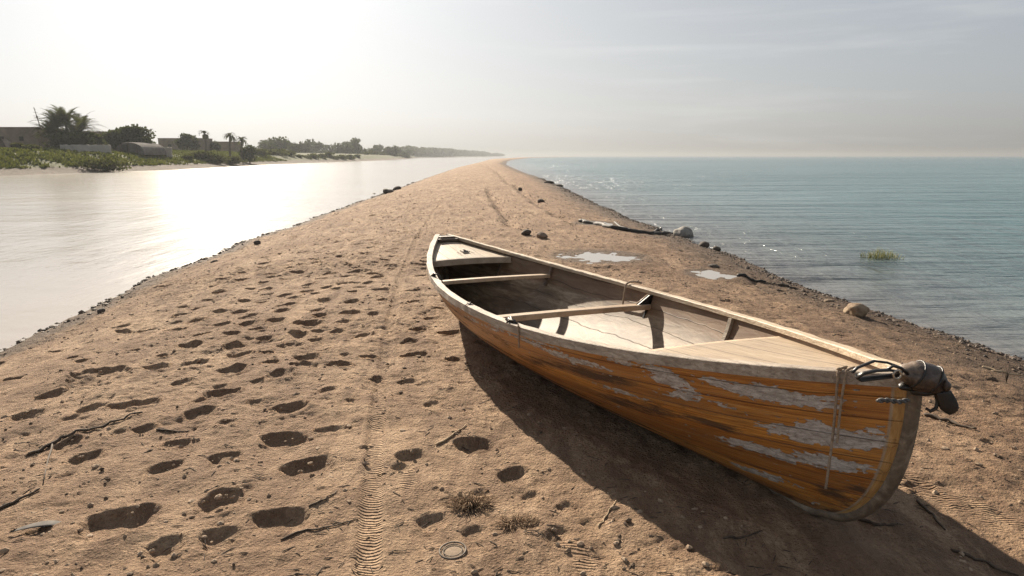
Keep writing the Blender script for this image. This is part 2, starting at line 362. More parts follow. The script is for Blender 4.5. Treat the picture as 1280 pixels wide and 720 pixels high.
# ------------------------------------------------------------------ water
def water_mat(name, deep, shallow, rough, bscale, bdist, stretch=(1,1,1), rot=0, far=(0,0,0)):
    m, nt, b = newmat(name); n = N(nt); P = n.pos(); Q = n.map(P, scale=stretch, rot=(0,0,rot))
    f = n.noise(n.map(P, scale=(.02,.05,1)), 1, 5, .6, .5)
    c = n.ramp(f, [(.35, deep), (.7, shallow)]); n.link(c, b.inputs['Base Color'])
    b.inputs['Roughness'].default_value = rough; b.inputs['IOR'].default_value = 1.333
    h = n.math('ADD', n.math('MULTIPLY', n.noise(Q, bscale, 4, .55, .3), 1), n.math('MULTIPLY', n.noise(Q, bscale*4.3, 3, .6, .2), .28))
    h = n.math('ADD', h, n.math('MULTIPLY', n.noise(Q, bscale*.22, 3, .5), 2.2))
    Q2 = n.map(P, scale=(1.9, .42, 1), rot=(0,0,-.25)); Q3 = n.map(P, scale=(.75, .13, 1), rot=(0,0,.3))
    h = n.math('ADD', h, n.math('ADD', n.math('MULTIPLY', n.noise(Q2, 1, 4, .6, .3), 1.6), n.math('MULTIPLY', n.noise(Q3, 1, 4, .6, .3), 3.2)))
    gust = n.noise(n.map(P, scale=(.03,.12,1)), 1.0, 4, .6, .6)
    h = n.math('MULTIPLY', h, n.ramp(gust, [(.35, .45), (.65, 1.)]))
    c = n.mix(n.attr('shallow'), c, far); n.link(c, b.inputs['Base Color'])
    n.link(n.bump(h, bdist, 1), b.inputs['Normal']); return m
yy = np.concatenate([np.linspace(-60, 100, 80), np.geomspace(104, 4900, 90)])
cxl = (np.interp(yy, ly, lx)+np.interp(yy, ry, rx))/2
cxl = np.where(yy > 2200, 175+(yy-2200)*.14, cxl)
def sheet(name, x0, x1, mat, lab):
    q = np.array([0, 3, 4.5, 5, 5.5, 6, 6.5, 7, 8, 9, 11, 14, 18, 25, 40, 90, 300, 1200, 4200.])*(1 if x1[0] > x0[0] else -1); X = x0[:, None]+q+0*yy[:, None]; Yq = np.repeat(yy[:, None], len(q), 1)
    V = np.stack([X, Yq, np.full_like(X, ZW)], -1).reshape(-1, 3); I = np.arange(X.size).reshape(X.shape)
    Fq = np.stack([I[:-1,:-1], I[1:,:-1], I[1:,1:], I[:-1,1:]], -1).reshape(-1, 4)
    if x1[0] > x0[0]: Fq = Fq[:, ::-1]
    o = mesh_np(name, V, Fq, mat); sg = 1 if x1[0] > x0[0] else -1; dsh = (X-(np.interp(Yq, ry, rx) if sg > 0 else np.interp(Yq, ly, lx)))*sg
    a_ = o.data.attributes.new('shallow', 'FLOAT', 'POINT'); a_.data.foreach_set('value', np.clip(np.exp(-np.maximum(dsh, 0)/(4. if sg > 0 else 2.6)), 0, 1).astype(np.float32).ravel())
    return tag(o, lab, 'water', kind='structure')
wr = water_mat('river_water', (.33,.295,.255), (.40,.36,.31), .15, 1.6, .015, (1, 1.6, 1), .2, (.38,.33,.28))
ws = water_mat('sea_water', (.060,.140,.158), (.115,.210,.225), .17, 1.9, .17, (.5, 1.9, 1), -.12, (.13,.125,.12))
sheet('river', cxl, np.full_like(yy, -4400), wr, 'calm milky river left of the spit, bright with glare')
sheet('sea', cxl, np.full_like(yy, 4400), ws, 'rippled grey teal sea right of the spit')
mp, nt, b = newmat('puddle_water'); b.inputs['Base Color'].default_value = (.36,.33,.29,1); b.inputs['Roughness'].default_value = .05; b.inputs['IOR'].default_value = 1.333
for (cx_, cy_, zl, a, b2), lab in zip(puds, ('larger of the two open puddles beside the far gunwale of the boat', 'smaller puddle lying between the boat and the waterline', 'thin sliver of water in front of the black driftwood')):
    mb = MB(); k = 40; mb.add([(cx_+a*1.28*math.cos(2*PI*i/k), cy_+b2*1.28*math.sin(2*PI*i/k), zl) for i in range(k)], [tuple(range(k))])
    tag(mb.build('puddle', mp, smooth=False), lab, 'puddle', kind='structure')
mg = simple('seabed', (.12,.09,.06), (.2,.15,.1), 1)
gb = MB(); gb.add([(-4400,-60,-1.9),(4400,-60,-1.9),(4400,4900,-1.9),(-4400,4900,-1.9)], [(0,1,2,3)]); tag(gb.build('ground', mg, smooth=False), 'sandy bed under the water', 'ground', kind='structure')
# ------------------------------------------------------------------ boat
L, W = BOAT['L'], BOAT['W']
def wg(u): return np.where(u > 0, W*(1-np.abs(u)**BOAT['pb'])+.03*np.abs(u), BOAT['ws']+(W-BOAT['ws'])*(1-np.abs(u)**BOAT['ps']))
def zg(u): return BOAT['z0']+np.where(u > 0, BOAT['zb'], BOAT['zs'])*np.abs(u)**2.2
def zk(u): return -.012+.10*np.maximum(0, -u)**5+.03*np.maximum(0, u)**14
def surf(u, v, side, off=0.0):
    u = np.asarray(u, float); v = np.asarray(v, float)
    s = u*L/2 - np.where(u > 0, u**6*(.40*(1-(1-np.minimum(1-v,.9999)**2.7)**.55)+.015), -(u**6)*.30*(1-v)**2)
    z = zk(u)+(zg(u)-.012-zk(u))*v
    gm = (1-(1-v)**2.1)**(1/1.75)*(.87+.13*v); ge = np.maximum(v, 1e-4)**np.where(u > 0, .62, .75)
    k = np.abs(u)**np.where(u > 0, 3.0, 2.4); b_ = (wg(u)-.016)*(gm*(1-k)+ge*k)
    b_ = np.maximum(b_, .014)
    return np.stack([s, side*b_, z], -1)
boat = empty('rowing_boat', (BX, BY, 0), (0, -PIT, YAW))
tag(boat, 'old orange varnished wooden rowing boat with peeling sides resting on the sand', 'boat')
def wood(name, c1, c2, c3, grain=(2, 60), rough=.55, worn=None, bump=.0015, stain=.5):
    """weathered board wood; x runs along the boat"""
    m, nt, b = newmat(name); n = N(nt); P = n.pos(); G = n.map(P, scale=(grain[0], grain[1], grain[1]))
    g = n.noise(G, 1, 6, .65, .6); big = n.noise(P, 3.0, 5, .6); c = n.ramp(g, [(.28, c1), (.5, c2), (.72, c3)])
    c = n.mix(n.math('MULTIPLY', n.ramp(big, [(.45, 0.), (.62, 1.)]), stain), c, c1)
    fl = n.noise(P, 38, 4, .7); c = n.mix(n.ramp(fl, [(.60, 0.), (.70, .55)]), c, (.10,.075,.055))
    n.link(c, b.inputs['Base Color']); b.inputs['Roughness'].default_value = rough
    n.link(n.bump(n.math('ADD', g, n.math('MULTIPLY', fl, .6)), bump*2), b.inputs['Normal']); return m
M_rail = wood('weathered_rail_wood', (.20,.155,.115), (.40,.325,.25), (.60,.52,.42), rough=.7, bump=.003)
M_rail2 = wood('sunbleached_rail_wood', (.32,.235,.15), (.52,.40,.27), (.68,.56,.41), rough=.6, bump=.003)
M_deck = wood('deck_board_wood', (.27,.205,.145), (.43,.345,.255), (.55,.46,.36), rough=.6, stain=.35)
M_thw = wood('thwart_wood', (.27,.18,.11), (.47,.34,.22), (.60,.46,.32), grain=(30, 4), rough=.5, stain=.3)
M_rib = wood('dark_rib_wood', (.06,.04,.025), (.13,.085,.05), (.20,.13,.08), rough=.6)
M_stem = wood('worn_stem_wood', (.085,.062,.042), (.20,.15,.10), (.42,.34,.25), grain=(12, 12), rough=.75, bump=.004)
M_fascia = wood('deck_edge_wood', (.22,.165,.115), (.36,.275,.195), (.46,.37,.28), grain=(30, 6), rough=.6)
# outer planking material
m, nt, b = newmat('varnished_planking'); n = N(nt); UV = n.n('ShaderNodeUVMap').outputs[0]
sp = n.n('ShaderNodeSeparateXYZ', i_Vector=UV); NP = 8.0
wob = n.math('MULTIPLY', n.math('SUBTRACT', n.noise(UV, 1.3, 2, .5), .5), .05)
vv = n.math('MULTIPLY', n.math('ADD', sp.outputs[1], wob), NP); idx = n.math('FLOOR', vv); fr = n.math('FRACT', vv)
pc = n.n('ShaderNodeTexWhiteNoise', noise_dimensions='1D', i_W=idx).outputs['Value']
gr = n.noise(n.map(UV, scale=(1.6, 34, 1)), 1, 7, .68, 1.1); gr2 = n.noise(n.map(UV, scale=(5, 150, 1)), 1, 4, .6, .3)
c = n.ramp(gr, [(.30, (.17,.060,.016)), (.42, (.46,.18,.032)), (.53, (.70,.315,.065)), (.72, (.76,.47,.17))])
c = n.mix(n.math('MULTIPLY', pc, .55), c, (.27,.088,.020)); c = n.mix(n.ramp(n.noise(n.map(UV, scale=(.9, 4.5, 1)), 1, 5, .6, .8), [(.48, 0.), (.68, .6)]), c, (.20,.095,.040)); c = n.mix(n.ramp(gr2, [(.47, 0.), (.66, .6)]), c, (.13,.05,.017))
age = n.attr('age'); mott = n.noise(n.map(UV, scale=(3, 9, 1)), 1, 6, .7, .8)
agem = n.math('MULTIPLY', age, n.ramp(mott, [(.3, .4), (.6, 1.)]))
c = n.mix(agem, c, n.mix(gr, (.17,.11,.065), (.40,.29,.185)))
dirt = n.attr('dirt'); dn = n.noise(n.map(UV, scale=(4, 22, 1)), 1, 7, .75, .7)
dm = n.ramp(n.math('ADD', dirt, n.math('MULTIPLY', n.math('SUBTRACT', dn, .5), 1.5)), [(.24, 0.), (.46, 1.)])
c = n.mix(n.math('MULTIPLY', dm, .85), c, (.055,.035,.022))
flk = n.attr('flake'); fn = n.math('ADD', n.math('MULTIPLY', n.noise(n.map(UV, scale=(4.5, 17, 1)), 1, 8, .7, .5), .8), n.math('MULTIPLY', n.vor(n.map(UV, scale=(30, 46, 1)), 1), .22))
scr = n.ramp(n.noise(n.map(UV, scale=(9, 120, 1), rot=(0,0,.03)), 1, 3, .7, .4), [(.62, 0.), (.70, .5)]); c = n.mix(scr, c, (.50,.36,.20))
fm = n.ramp(n.math('ADD', flk, n.math('MULTIPLY', n.math('SUBTRACT', fn, .5), 2.3)), [(.37, 0.), (.40, 1.)])
fcol = n.ramp(n.noise(n.map(UV, scale=(16, 40, 1)), 1, 6, .75, .6), [(.32, (.20,.165,.135)), (.62, (.64,.60,.55))])
crk = n.ramp(n.vor(n.map(UV, scale=(26, 44, 1)), 1, 'DISTANCE_TO_EDGE'), [(0., 1.), (.05, 0.)]); fcol = n.mix(n.math('MULTIPLY', crk, .5), fcol, (.17,.13,.10))
c = n.mix(fm, c, fcol)
seam = n.ramp(n.math('ABSOLUTE', n.math('SUBTRACT', fr, .5)), [(.470, 0.), (.497, 1.)]); seamv = n.math('MULTIPLY', seam, n.ramp(n.noise(UV, 2.2, 3, .6), [(.35, .25), (.6, 1.)]))
c = n.mix(n.math('MULTIPLY', seamv, .8), c, (.06,.03,.015)); apr = n.attr('apron'); apn = n.noise(n.map(UV, scale=(60, 9, 1)), 1, 6, .7, .5); c = n.mix(n.ramp(apr, [(.30, 0.), (.36, 1.)]), c, n.ramp(apn, [(.3, (.26,.12,.035)), (.6, (.50,.29,.10)), (.75, (.58,.46,.32))]))
edg = n.math('ABSOLUTE', n.math('SUBTRACT', apr, .33)); c = n.mix(n.ramp(edg, [(.03, .75), (.09, 0.)]), c, n.mix(apn, (.10,.06,.03), (.62,.54,.42)))
n.link(c, b.inputs['Base Color'])
n.link(n.ramp(n.math('MAXIMUM', fm, n.math('MAXIMUM', dm, agem)), [(0., .34), (1., .75)]), b.inputs['Roughness'])
hh = n.math('ADD', n.math('MULTIPLY', gr2, .25), n.math('ADD', n.math('MULTIPLY', fm, .55), n.math('MULTIPLY', seam, -.9)))
hh = n.math('ADD', hh, n.math('MULTIPLY', n.noise(n.map(UV, scale=(8, 40, 1)), 1, 5, .7), .35))
n.link(n.bump(hh, .0045), b.inputs['Normal']); M_out = m
# inner skin
m, nt, b = newmat('worn_inner_skin'); n = N(nt); UV = n.n('ShaderNodeUVMap').outputs[0]; sp = n.n('ShaderNodeSeparateXYZ', i_Vector=UV)
gr = n.noise(n.map(UV, scale=(3, 10, 1)), 1, 7, .7, .9); st = n.noise(n.map(UV, scale=(1.2, 3.5, 1)), 1, 5, .65, .7)
c = n.ramp(gr, [(.30, (.105,.066,.036)), (.5, (.26,.18,.11)), (.70, (.44,.34,.23))])
c = n.mix(n.ramp(st, [(.44, 0.), (.60, .85)]), c, (.11,.068,.038))
top = n.ramp(n.math('ADD', sp.outputs[1], n.math('MULTIPLY', st, .05)), [(.70, 0.), (.715, 1.)]); c = n.mix(n.math('MULTIPLY', top, .72), c, n.mix(gr, (.10,.05,.026), (.25,.145,.075)))
cw = n.math('FRACT', n.math('ADD', n.math('MULTIPLY', sp.outputs[1], 4.6), n.math('MULTIPLY', n.noise(n.map(UV, scale=(1.1, .4, 1)), 1, 3, .6), 1.1)))
ck = n.ramp(n.math('ABSOLUTE', n.math('SUBTRACT', cw, .5)), [(.478, 0.), (.49, 1.)]); c = n.mix(n.math('MULTIPLY', ck, n.ramp(st, [(.4, .0), (.55, .9)])), c, (.05,.03,.02))
n.link(c, b.inputs['Base Color']); b.inputs['Roughness'].default_value = .62; b.inputs['Specular IOR Level'].default_value = .35
n.link(n.bump(n.math('ADD', n.math('MULTIPLY', gr, .6), n.math('MULTIPLY', ck, -1.)), .005), b.inputs['Normal']); M_in = m
# hull skin: outer and inner grids
NU, NV = 240, 44
uu = np.sin(np.linspace(-PI/2, PI/2, NU)); vf = np.linspace(0, 1, NV)**1.15
rows = []; fr_v = np.concatenate([vf[::-1], vf]); side = np.concatenate([-np.ones(NV), np.ones(NV)])
U, Vv = np.meshgrid(uu, fr_v, indexing='ij'); S = np.repeat(side[None, :], NU, 0)
Po = surf(U, Vv, S)
du = np.gradient(Po, axis=0); dv = np.gradient(Po, axis=1); nn = np.cross(du, dv); nn /= np.linalg.norm(nn, axis=-1, keepdims=True)+1e-9
outw = np.stack([0*U, Po[..., 1], Po[..., 2]-.5], -1); flip = np.sign((nn*outw).sum(-1, keepdims=True)); flip[flip == 0] = 1; nn *= flip
Pi = Po - nn*.016; Pi[..., 1] = np.where(S > 0, np.maximum(Pi[..., 1], .001), np.minimum(Pi[..., 1], -.001)); Pi[:, 0, 2] = Po[:, 0, 2]-.002; Pi[:, -1, 2] = Po[:, -1, 2]-.002
nc_ = 2*NV; I0 = np.arange(NU*nc_).reshape(NU, nc_); I1 = I0+NU*nc_
q = lambda A: np.stack([A[:-1,:-1], A[1:,:-1], A[1:,1:], A[:-1,1:]], -1).reshape(-1, 4)
Fo = q(I0); Fi = q(I1)[:, ::-1]
def strip(a, b_): return np.stack([a[:-1], a[1:], b_[1:], b_[:-1]], -1)
Fe = np.concatenate([strip(I0[:,0], I1[:,0])[:, ::-1], strip(I0[:,-1], I1[:,-1]), strip(I0[0,:], I1[0,:]), strip(I0[-1,:], I1[-1,:])[:, ::-1]])
Vh = np.concatenate([Po.reshape(-1,3), Pi.reshape(-1,3)]); Fh = np.concatenate([Fo, Fi, Fe])
hull = mesh_np('hull', Vh, Fh, [M_out, M_in], boat, True, np.concatenate([np.zeros(len(Fo)), np.ones(len(Fi)+len(Fe))]))
uvl = hull.data.uv_layers.new(name='UVMap'); vi = np.empty(len(hull.data.loops), np.int32); hull.data.loops.foreach_get('vertex_index', vi)
girth = np.where(S > 0, Vv, Vv)+np.where(S > 0, 0, 0)
uvv = np.stack([np.concatenate([(U*L/2).ravel()]*2), np.concatenate([girth.ravel()]*2)], -1); uvl.data.foreach_set('uv', uvv[vi].astype(np.float32).ravel())
# wear marks: (station, girth, half length, half girth, amount)
FLK = [[2.593, 0.8258, 0.2736, 0.0541, 0.85, -0.0446], [2.3729, 0.8463, 0.1118, 0.0433, 0.8, -0.2293], [2.074, 0.8528, 0.1603, 0.0666, 0.75, -0.438], [1.8264, 0.9053, 0.1275, 0.0426, 0.65, -0.0996], [2.085, 0.7941, 0.1392, 0.0401, 0.6, -0.3693], [2.8097, 0.5947, 0.215, 0.0654, 0.95, 0.0885], [2.7969, 0.6451, 0.0934, 0.0512, 0.8, -0.1283], [2.5018, 0.4067, 0.213, 0.0451, 0.8, 0.0031], [2.8137, 0.4316, 0.1651, 0.0476, 0.95, 0.0039], [2.8486, 0.7845, 0.0517, 0.0195, 0.6, -0.1444], [2.9849, 0.6904, 0.0511, 0.0206, 0.6, 0.1282], [2.46, 0.1746, 0.1947, 0.0399, 0.6, 0.0784], [1.2747, 0.8996, 0.0773, 0.0383, 0.5, -0.0921], [1.1142, 0.9067, 0.1739, 0.0403, 0.35, -0.0045], [1.42, 0.82, 0.34, 0.035, 0.62, -0.06], [0.75, 0.88, 0.4, 0.03, 0.55, -0.02], [0.2, 0.83, 0.35, 0.028, 0.5, 0], [1.75, 0.6, 0.25, 0.028, 0.5, -0.05], [-0.6, 0.86, 0.5, 0.03, 0.45, 0], [2.2, 0.7, 0.2, 0.03, 0.6, -0.05]]
DRT = [[0.9886, 0.6259, 0.3065, 0.1031, 0.35, 0.075], [1.5916, 0.6972, 0.3545, 0.0663, 0.5, 0.0087], [1.8047, 0.4881, 0.4018, 0.0852, 0.42, 0.0948], [2.2552, 0.5244, 0.1722, 0.0513, 0.5, -0.118], [0.4852, 0.7239, 0.3909, 0.1052, 0.3, -0.0727], [2.0072, 0.8771, 0.2691, 0.0366, 0.25, -0.1351], [2.8447, 0.2243, 0.1419, 0.0663, 0.35, -0.1419], [-0.0122, 0.9366, 0.3776, 0.0609, 0.2, -0.0975], [2.9432, 0.5468, 0.0777, 0.0741, 0.15, -0.0114], [-0.9, 0.62, 0.9, 0.06, 0.42, 0.02], [-1.2, 0.42, 0.8, 0.05, 0.36, 0], [0.1, 0.5, 0.8, 0.05, 0.42, 0], [0.7, 0.34, 0.9, 0.045, 0.42, 0], [1.4, 0.22, 0.9, 0.04, 0.4, 0], [-0.3, 0.78, 0.7, 0.04, 0.36, 0]]
def blobs(BL, us, vs):
    o = np.zeros_like(us)
    for (a, c_, ra, rc, am, sl) in BL:
        dv_ = (vs-c_-sl*(us-a)); o = np.maximum(o, am*np.clip(1.3-np.sqrt(((us-a)/(ra*1.2))**2+(dv_/rc)**2), 0, 1))
    return o
us = uvv[:, 0]; vs = uvv[:, 1]
near = np.concatenate([(S < 0).ravel()]*2)
fl = blobs(FLK, us, vs); dr_ = blobs(DRT, us, vs)
keelband = np.clip((.10-vs)/.08, 0, 1)*.35+np.clip((us-2.75)/.3, 0, 1)*np.clip((.5-vs)/.3, 0, 1)*.3
dr_ = np.maximum(dr_*1.15, keelband+.10)
age = np.clip((.9-us)/2.6, 0, 1)*.95+np.clip((vs-.92)/.06, 0, 1)*.3+np.clip((.12-vs)/.1, 0, 1)*.5
ap_ = np.clip(1-(Po[-1:, :, 0]-Po[..., 0])/.085, 0, 1); ap_ = np.concatenate([ap_.ravel()]*2)
for nm, ar in (('apron', ap_), ('flake', fl), ('dirt', dr_), ('age', np.clip(age, 0, 1))):
    a_ = hull.data.attributes.new(nm, 'FLOAT', 'POINT'); a_.data.foreach_set('value', ar.astype(np.float32))
# rails: outer top edge follows the sheer
def rail_pt(u, side, out, dz):
    p = Vector((float(u)*L/2, side*float(wg(np.array(u))), float(zg(np.array(u)))))
    e = 1e-3; p2 = Vector(((float(u)+e)*L/2, side*float(wg(np.array(float(u)+e))), 0)); t = (p2-Vector((p.x, p.y, 0))).normalized()
    nrm = Vector((-t.y, t.x, 0))*side
    q_ = p+nrm*out; q_.z += dz
    if q_.y*side < .0015: q_.y = .0015*side
    return q_
for sd_ in (-1, 1):
    mb = MB(); secs = []
    for i in range(141):
        u = math.sin(-PI/2+PI*i/140)*.9985; jit = .0022*math.sin(u*41+sd_)+.0015*math.sin(u*97)
        prof = [(0, -.003), (-.004, 0), (-.052, .001), (-.056, -.004), (-.056, -.030), (-.0165, -.032), (-.0165, -.052), (.001, -.052)]
        secs.append([rail_pt(u, sd_, o_+(jit if o_ > -.01 else 0), z_+(jit*.5 if z_ > -.01 else 0)) for o_, z_ in prof])
    if sd_ > 0: secs = [s_[::-1] for s_ in secs]
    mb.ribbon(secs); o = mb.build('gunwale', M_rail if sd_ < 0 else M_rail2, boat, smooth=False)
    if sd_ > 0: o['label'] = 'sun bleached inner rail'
# stem and keel band
mb = MB(); path = []
for v in np.linspace(1.0, 0, 34): p = surf(1.0, v, 1); path.append(Vector((p[0], 0, p[2])))
for u in np.linspace(.985, -.985, 60): p = surf(u, 0, 1); path.append(Vector((p[0], 0, p[2])))
for v in np.linspace(0, 1, 24): p = surf(-1.0, v, 1); path.append(Vector((p[0], 0, p[2])))
secs = []
for i, p in enumerate(path):
    t = (path[min(i+1, len(path)-1)]-path[max(i-1, 0)]).normalized(); o_ = Vector((-t.z, 0, t.x))
    if i < 34: o_ = Vector((abs(t.z), 0, t.x if t.x < 0 else -t.x)).normalized()
    o_ = Vector((-t.z, 0, t.x)); hw_ = .020 if i < 40 else .017
    if i < 34 and o_.x < 0: o_ = -o_
    if 34 <= i < 94 and o_.z > 0: o_ = -o_
    if i >= 94 and o_.x > 0: o_ = -o_
    dp_ = .024 if i < 45 else .018
    if i >= 94: hw_ = .02
    secs.append([p+o_*(-.012)+Vector((0, -hw_-.006, 0)), p+o_*(dp_*.4)+Vector((0, -hw_-.004, 0)), p+o_*dp_+Vector((0, -hw_*.7, 0)), p+o_*dp_+Vector((0, hw_*.7, 0)), p+o_*(dp_*.4)+Vector((0, hw_+.004, 0)), p+o_*(-.012)+Vector((0, hw_+.006, 0))])
mb.ribbon(secs); mb.build('keel', M_stem, boat)
# transverse pieces
def width_in(u, z):                                     # inner half width of the hull at station u, height z
    k = (z-float(zk(np.array(u))))/(float(zg(np.array(u)))-.012-float(zk(np.array(u)))); return abs(surf(u, min(1, max(.02, k)), 1)[1])-.017
def crossbar(u, drop, wd, th, name, mat, mb=None):
    z = float(zg(np.array(u)))-drop; hw_ = width_in(u, z-th/2); x = u*L/2; m_ = MB(); secs = []
    for i in range(17):
        t = -1+2*i/16; b_ = .004*math.sin(t*2.3+u); yv = t*hw_; zc = z+.006*(1-t*t)
        secs.append([Vector((x-wd/2, yv, zc-th)), Vector((x-wd/2+b_, yv, zc)), Vector((x+wd/2+b_, yv, zc)), Vector((x+wd/2, yv, zc-th))])
    m_.ribbon(secs); return m_.build(name, mat, boat, smooth=False, bevel=.005)
crossbar(.035, .105, .085, .042, 'thwart', M_thw)
crossbar(-.462, .105, .080, .034, 'thwart', M_thw)
crossbar(.385, .235, .05, .022, 'thwart', M_rib)
def rib(u, d0, d1, wd, th, sides=(-1, 1), mat=None):
    for s_ in sides:
        m_ = MB(); secs = []
        zt = float(zg(np.array(u)))
        for i in range(9):
            z = zt-d0-(d1-d0)*i/8; hw_ = width_in(u, z); x = u*L/2
            secs.append([Vector((x-wd/2, s_*hw_, z)), Vector((x-wd/2, s_*(hw_-th), z)), Vector((x+wd/2, s_*(hw_-th), z)), Vector((x+wd/2, s_*hw_, z))])
        m_.ribbon(secs); m_.build('rib', mat or M_rib, boat, smooth=False)
rib(-.455, .034, .21, .035, .022); rib(.385, .034, .30, .03, .028, mat=M_deck); rib(-.70, .03, .3, .03, .02)
# triangular brackets at the ends of the middle thwart
mk, nt_, b_k = newmat('blackened_bracket'); b_k.inputs['Base Color'].default_value = (.012,.010,.009,1); b_k.inputs['Roughness'].default_value = .5
for s_ in (-1, 1):
    x = .035*L/2; zt = float(zg(np.array(.035))); m_ = MB()
    hw1 = width_in(.035, zt-.034); a0 = Vector((x, s_*(hw1-.035), zt-.034)); a1 = Vector((x, s_*(hw1-.14), zt-.104)); a2 = Vector((x, s_*(hw1-.003), zt-.104)); a3 = Vector((x, s_*(width_in(.035, zt-.22)-.002), zt-.22)); a4 = Vector((x, s_*(hw1-.003), zt-.034))
    for dx_ in (-.006,):
        pts = [a0, a1, a2, a3, a4]; d_ = Vector((.022, 0, 0)); vs_ = [p for p in pts]+[p+d_ for p in pts]; k = 5
        m_.add(vs_, [tuple(range(5)), tuple(range(9, 4, -1))]+[(i, (i+1) % 5, 5+(i+1) % 5, 5+i) for i in range(5)])
    br = m_.build('bracket', mk, boat, smooth=False)
    m2 = MB(); d_ = (a1-a0).normalized(); m2.tube([a0+Vector((-.004,0,0)), a1+Vector((-.004,0,0))], .006, 5); m2.build('bracket_edge', M_thw, br)
# decks
def deck(u0, u1, drop, mat, name, crown=.012, seams=()):
    m_ = MB(); K = 28; Jn = 18; top = []; bot = []
    for i in range(K+1):
        u = u0+(u1-u0)*i/K; z = float(zg(np.array(u)))-drop; hw_ = max(.002, width_in(u, z)-.001); x = u*L/2
        for j in range(Jn+1):
            t = -1+2*j/Jn; top.append((x, t*hw_, z+crown*(1-t*t)))
        for j in range(Jn+1):
            t = -1+2*j/Jn; bot.append((x, t*hw_, z+crown*(1-t*t)-.016))
    n0 = (K+1)*(Jn+1); fs = []
    for i in range(K):
        for j in range(Jn):
            a = i*(Jn+1)+j; fs.append((a, a+Jn+1, a+Jn+2, a+1)); fs.append((n0+a, n0+a+1, n0+a+Jn+2, n0+a+Jn+1))
    for j in range(Jn): fs.append((j, j+1, n0+j+1, n0+j)); a = K*(Jn+1)+j; fs.append((a+1, a, n0+a, n0+a+1))
    m_.add(top+bot, fs); return m_.build(name, mat, boat)
def deckmat(name, base_m, sgn):
    m, nt, b = newmat(name); n = N(nt); P = n.pos(); sp = n.n('ShaderNodeSeparateXYZ', i_Vector=P)
    g = n.noise(n.map(P, scale=(3, 45, 10)), 1, 6, .65, 1.2); big = n.noise(P, 4, 5, .65)
    c = n.ramp(g, [(.28, (.24,.17,.105)), (.5, (.39,.29,.19)), (.72, (.52,.41,.29))]); c = n.mix(n.ramp(big, [(.48, 0.), (.66, .6)]), c, (.26,.19,.135))
    yv = n.math('ABSOLUTE', n.math('SUBTRACT', n.math('FRACT', n.math('MULTIPLY', n.math('ADD', sp.outputs[1], .045), 1/.19)), .5)); seam = n.ramp(yv, [(.484, 0.), (.492, 1.)])
    c = n.mix(n.math('MULTIPLY', seam, .85), c, (.05,.035,.025)); n.link(c, b.inputs['Base Color']); b.inputs['Roughness'].default_value = .6
    n.link(n.bump(n.math('ADD', g, n.math('MULTIPLY', seam, -1.5)), .003), b.inputs['Normal']); return m
M_dk = deckmat('deck_planks', None, 1)
deck(.565, .985, .055, M_dk, 'bow_deck'); sdk = deck(-.665, -.985, .050, M_dk, 'stern_deck')
# stern deck fascia
u = -.665; m_ = MB(); z = float(zg(np.array(u)))-.050; hw_ = width_in(u, z-.03); secs = []
for i in range(13):
    t = -1+2*i/12; zc = z+.012*(1-t*t)+.004; x = u*L/2+.002; secs.append([Vector((x, t*hw_, zc)), Vector((x+.022, t*hw_, zc)), Vector((x+.022, t*hw_, zc-.062)), Vector((x, t*hw_, zc-.062))])
m_.ribbon(secs); m_.build('deck_edge', M_fascia, boat, smooth=False, bevel=.004)
# bulkhead boards beneath the bow deck edge
u = .565; m_ = MB(); z = float(zg(np.array(u)))-.055; hw_ = width_in(u, z-.03); secs = []
for i in range(13):
    t = -1+2*i/12; zc = z+.012*(1-t*t)-.017; x = u*L/2+.004; secs.append([Vector((x, t*hw_, zc)), Vector((x+.02, t*hw_, zc)), Vector((x+.02, t*hw_, zc-.03)), Vector((x, t*hw_, zc-.03))])
m_.ribbon(secs); m_.build('deck_edge', M_fascia, boat, smooth=False)
# stern block and latch
mm = simple('dark_metal', (.03,.026,.022), (.075,.06,.05), 30, .45, .001, 60, .7)
m_ = MB(); u = -.955; z = float(zg(np.array(u))); m_.box((u*L/2, 0, z-.018), (.13, 2*(float(wg(np.array(u)))-.062), .05)); m_.box((u*L/2+.085, 0, z-.028), (.05, 2*(float(wg(np.array(u+.03)))-.07), .028)); m_.build('stern_block', M_rib, boat, smooth=False, bevel=.006)
zd = float(zg(np.array(-.76)))-.05+.012; lx_ = -.76*L/2
lt = MB(); lt.box((lx_, .02, zd+.004), (.115, .075, .006)); lt.box((lx_, .052, zd+.012), (.115, .008, .012)); lt.box((lx_, -.012, zd+.012), (.115, .008, .012)); lo = lt.build('hatch_plate', simple('pale_plate', (.5,.45,.38), (.62,.56,.48), 30, .6), boat, smooth=False)
l2 = MB(); l2.box((lx_+.006, .02, zd+.009), (.08, .048, .006)); l2.tube([(lx_-.03, .02, zd+.018), (lx_, .0, zd+.03), (lx_+.035, .02, zd+.018)], .006, 8); l2.build('latch', mm, lo)
l3 = MB()
for y_ in (-.062, .085): l3.box((lx_-.03, y_, zd+.001), (.30, .005, .003))
l3.build('deck_slot', M_rib, boat, smooth=False)
# loose thin floor board cracks: two long stringers on the floor
for y_ in ():
    m_ = MB(); secs = []
    for i in range(40):
        u = -.62+1.15*i/39; vv_ = np.interp(abs(y_), [abs(float(surf(u, v, 1)[1])) for v in np.linspace(0, 1, 60)], np.linspace(0, 1, 60)); zc = float(surf(u, vv_, 1)[2])+.020
        secs.append([Vector((u*L/2, y_-.022, zc-.006)), Vector((u*L/2, y_-.020, zc+.006)), Vector((u*L/2, y_+.020, zc+.006)), Vector((u*L/2, y_+.022, zc-.006))])
    m_.ribbon(secs); m_.build('stringer', M_deck, boat)
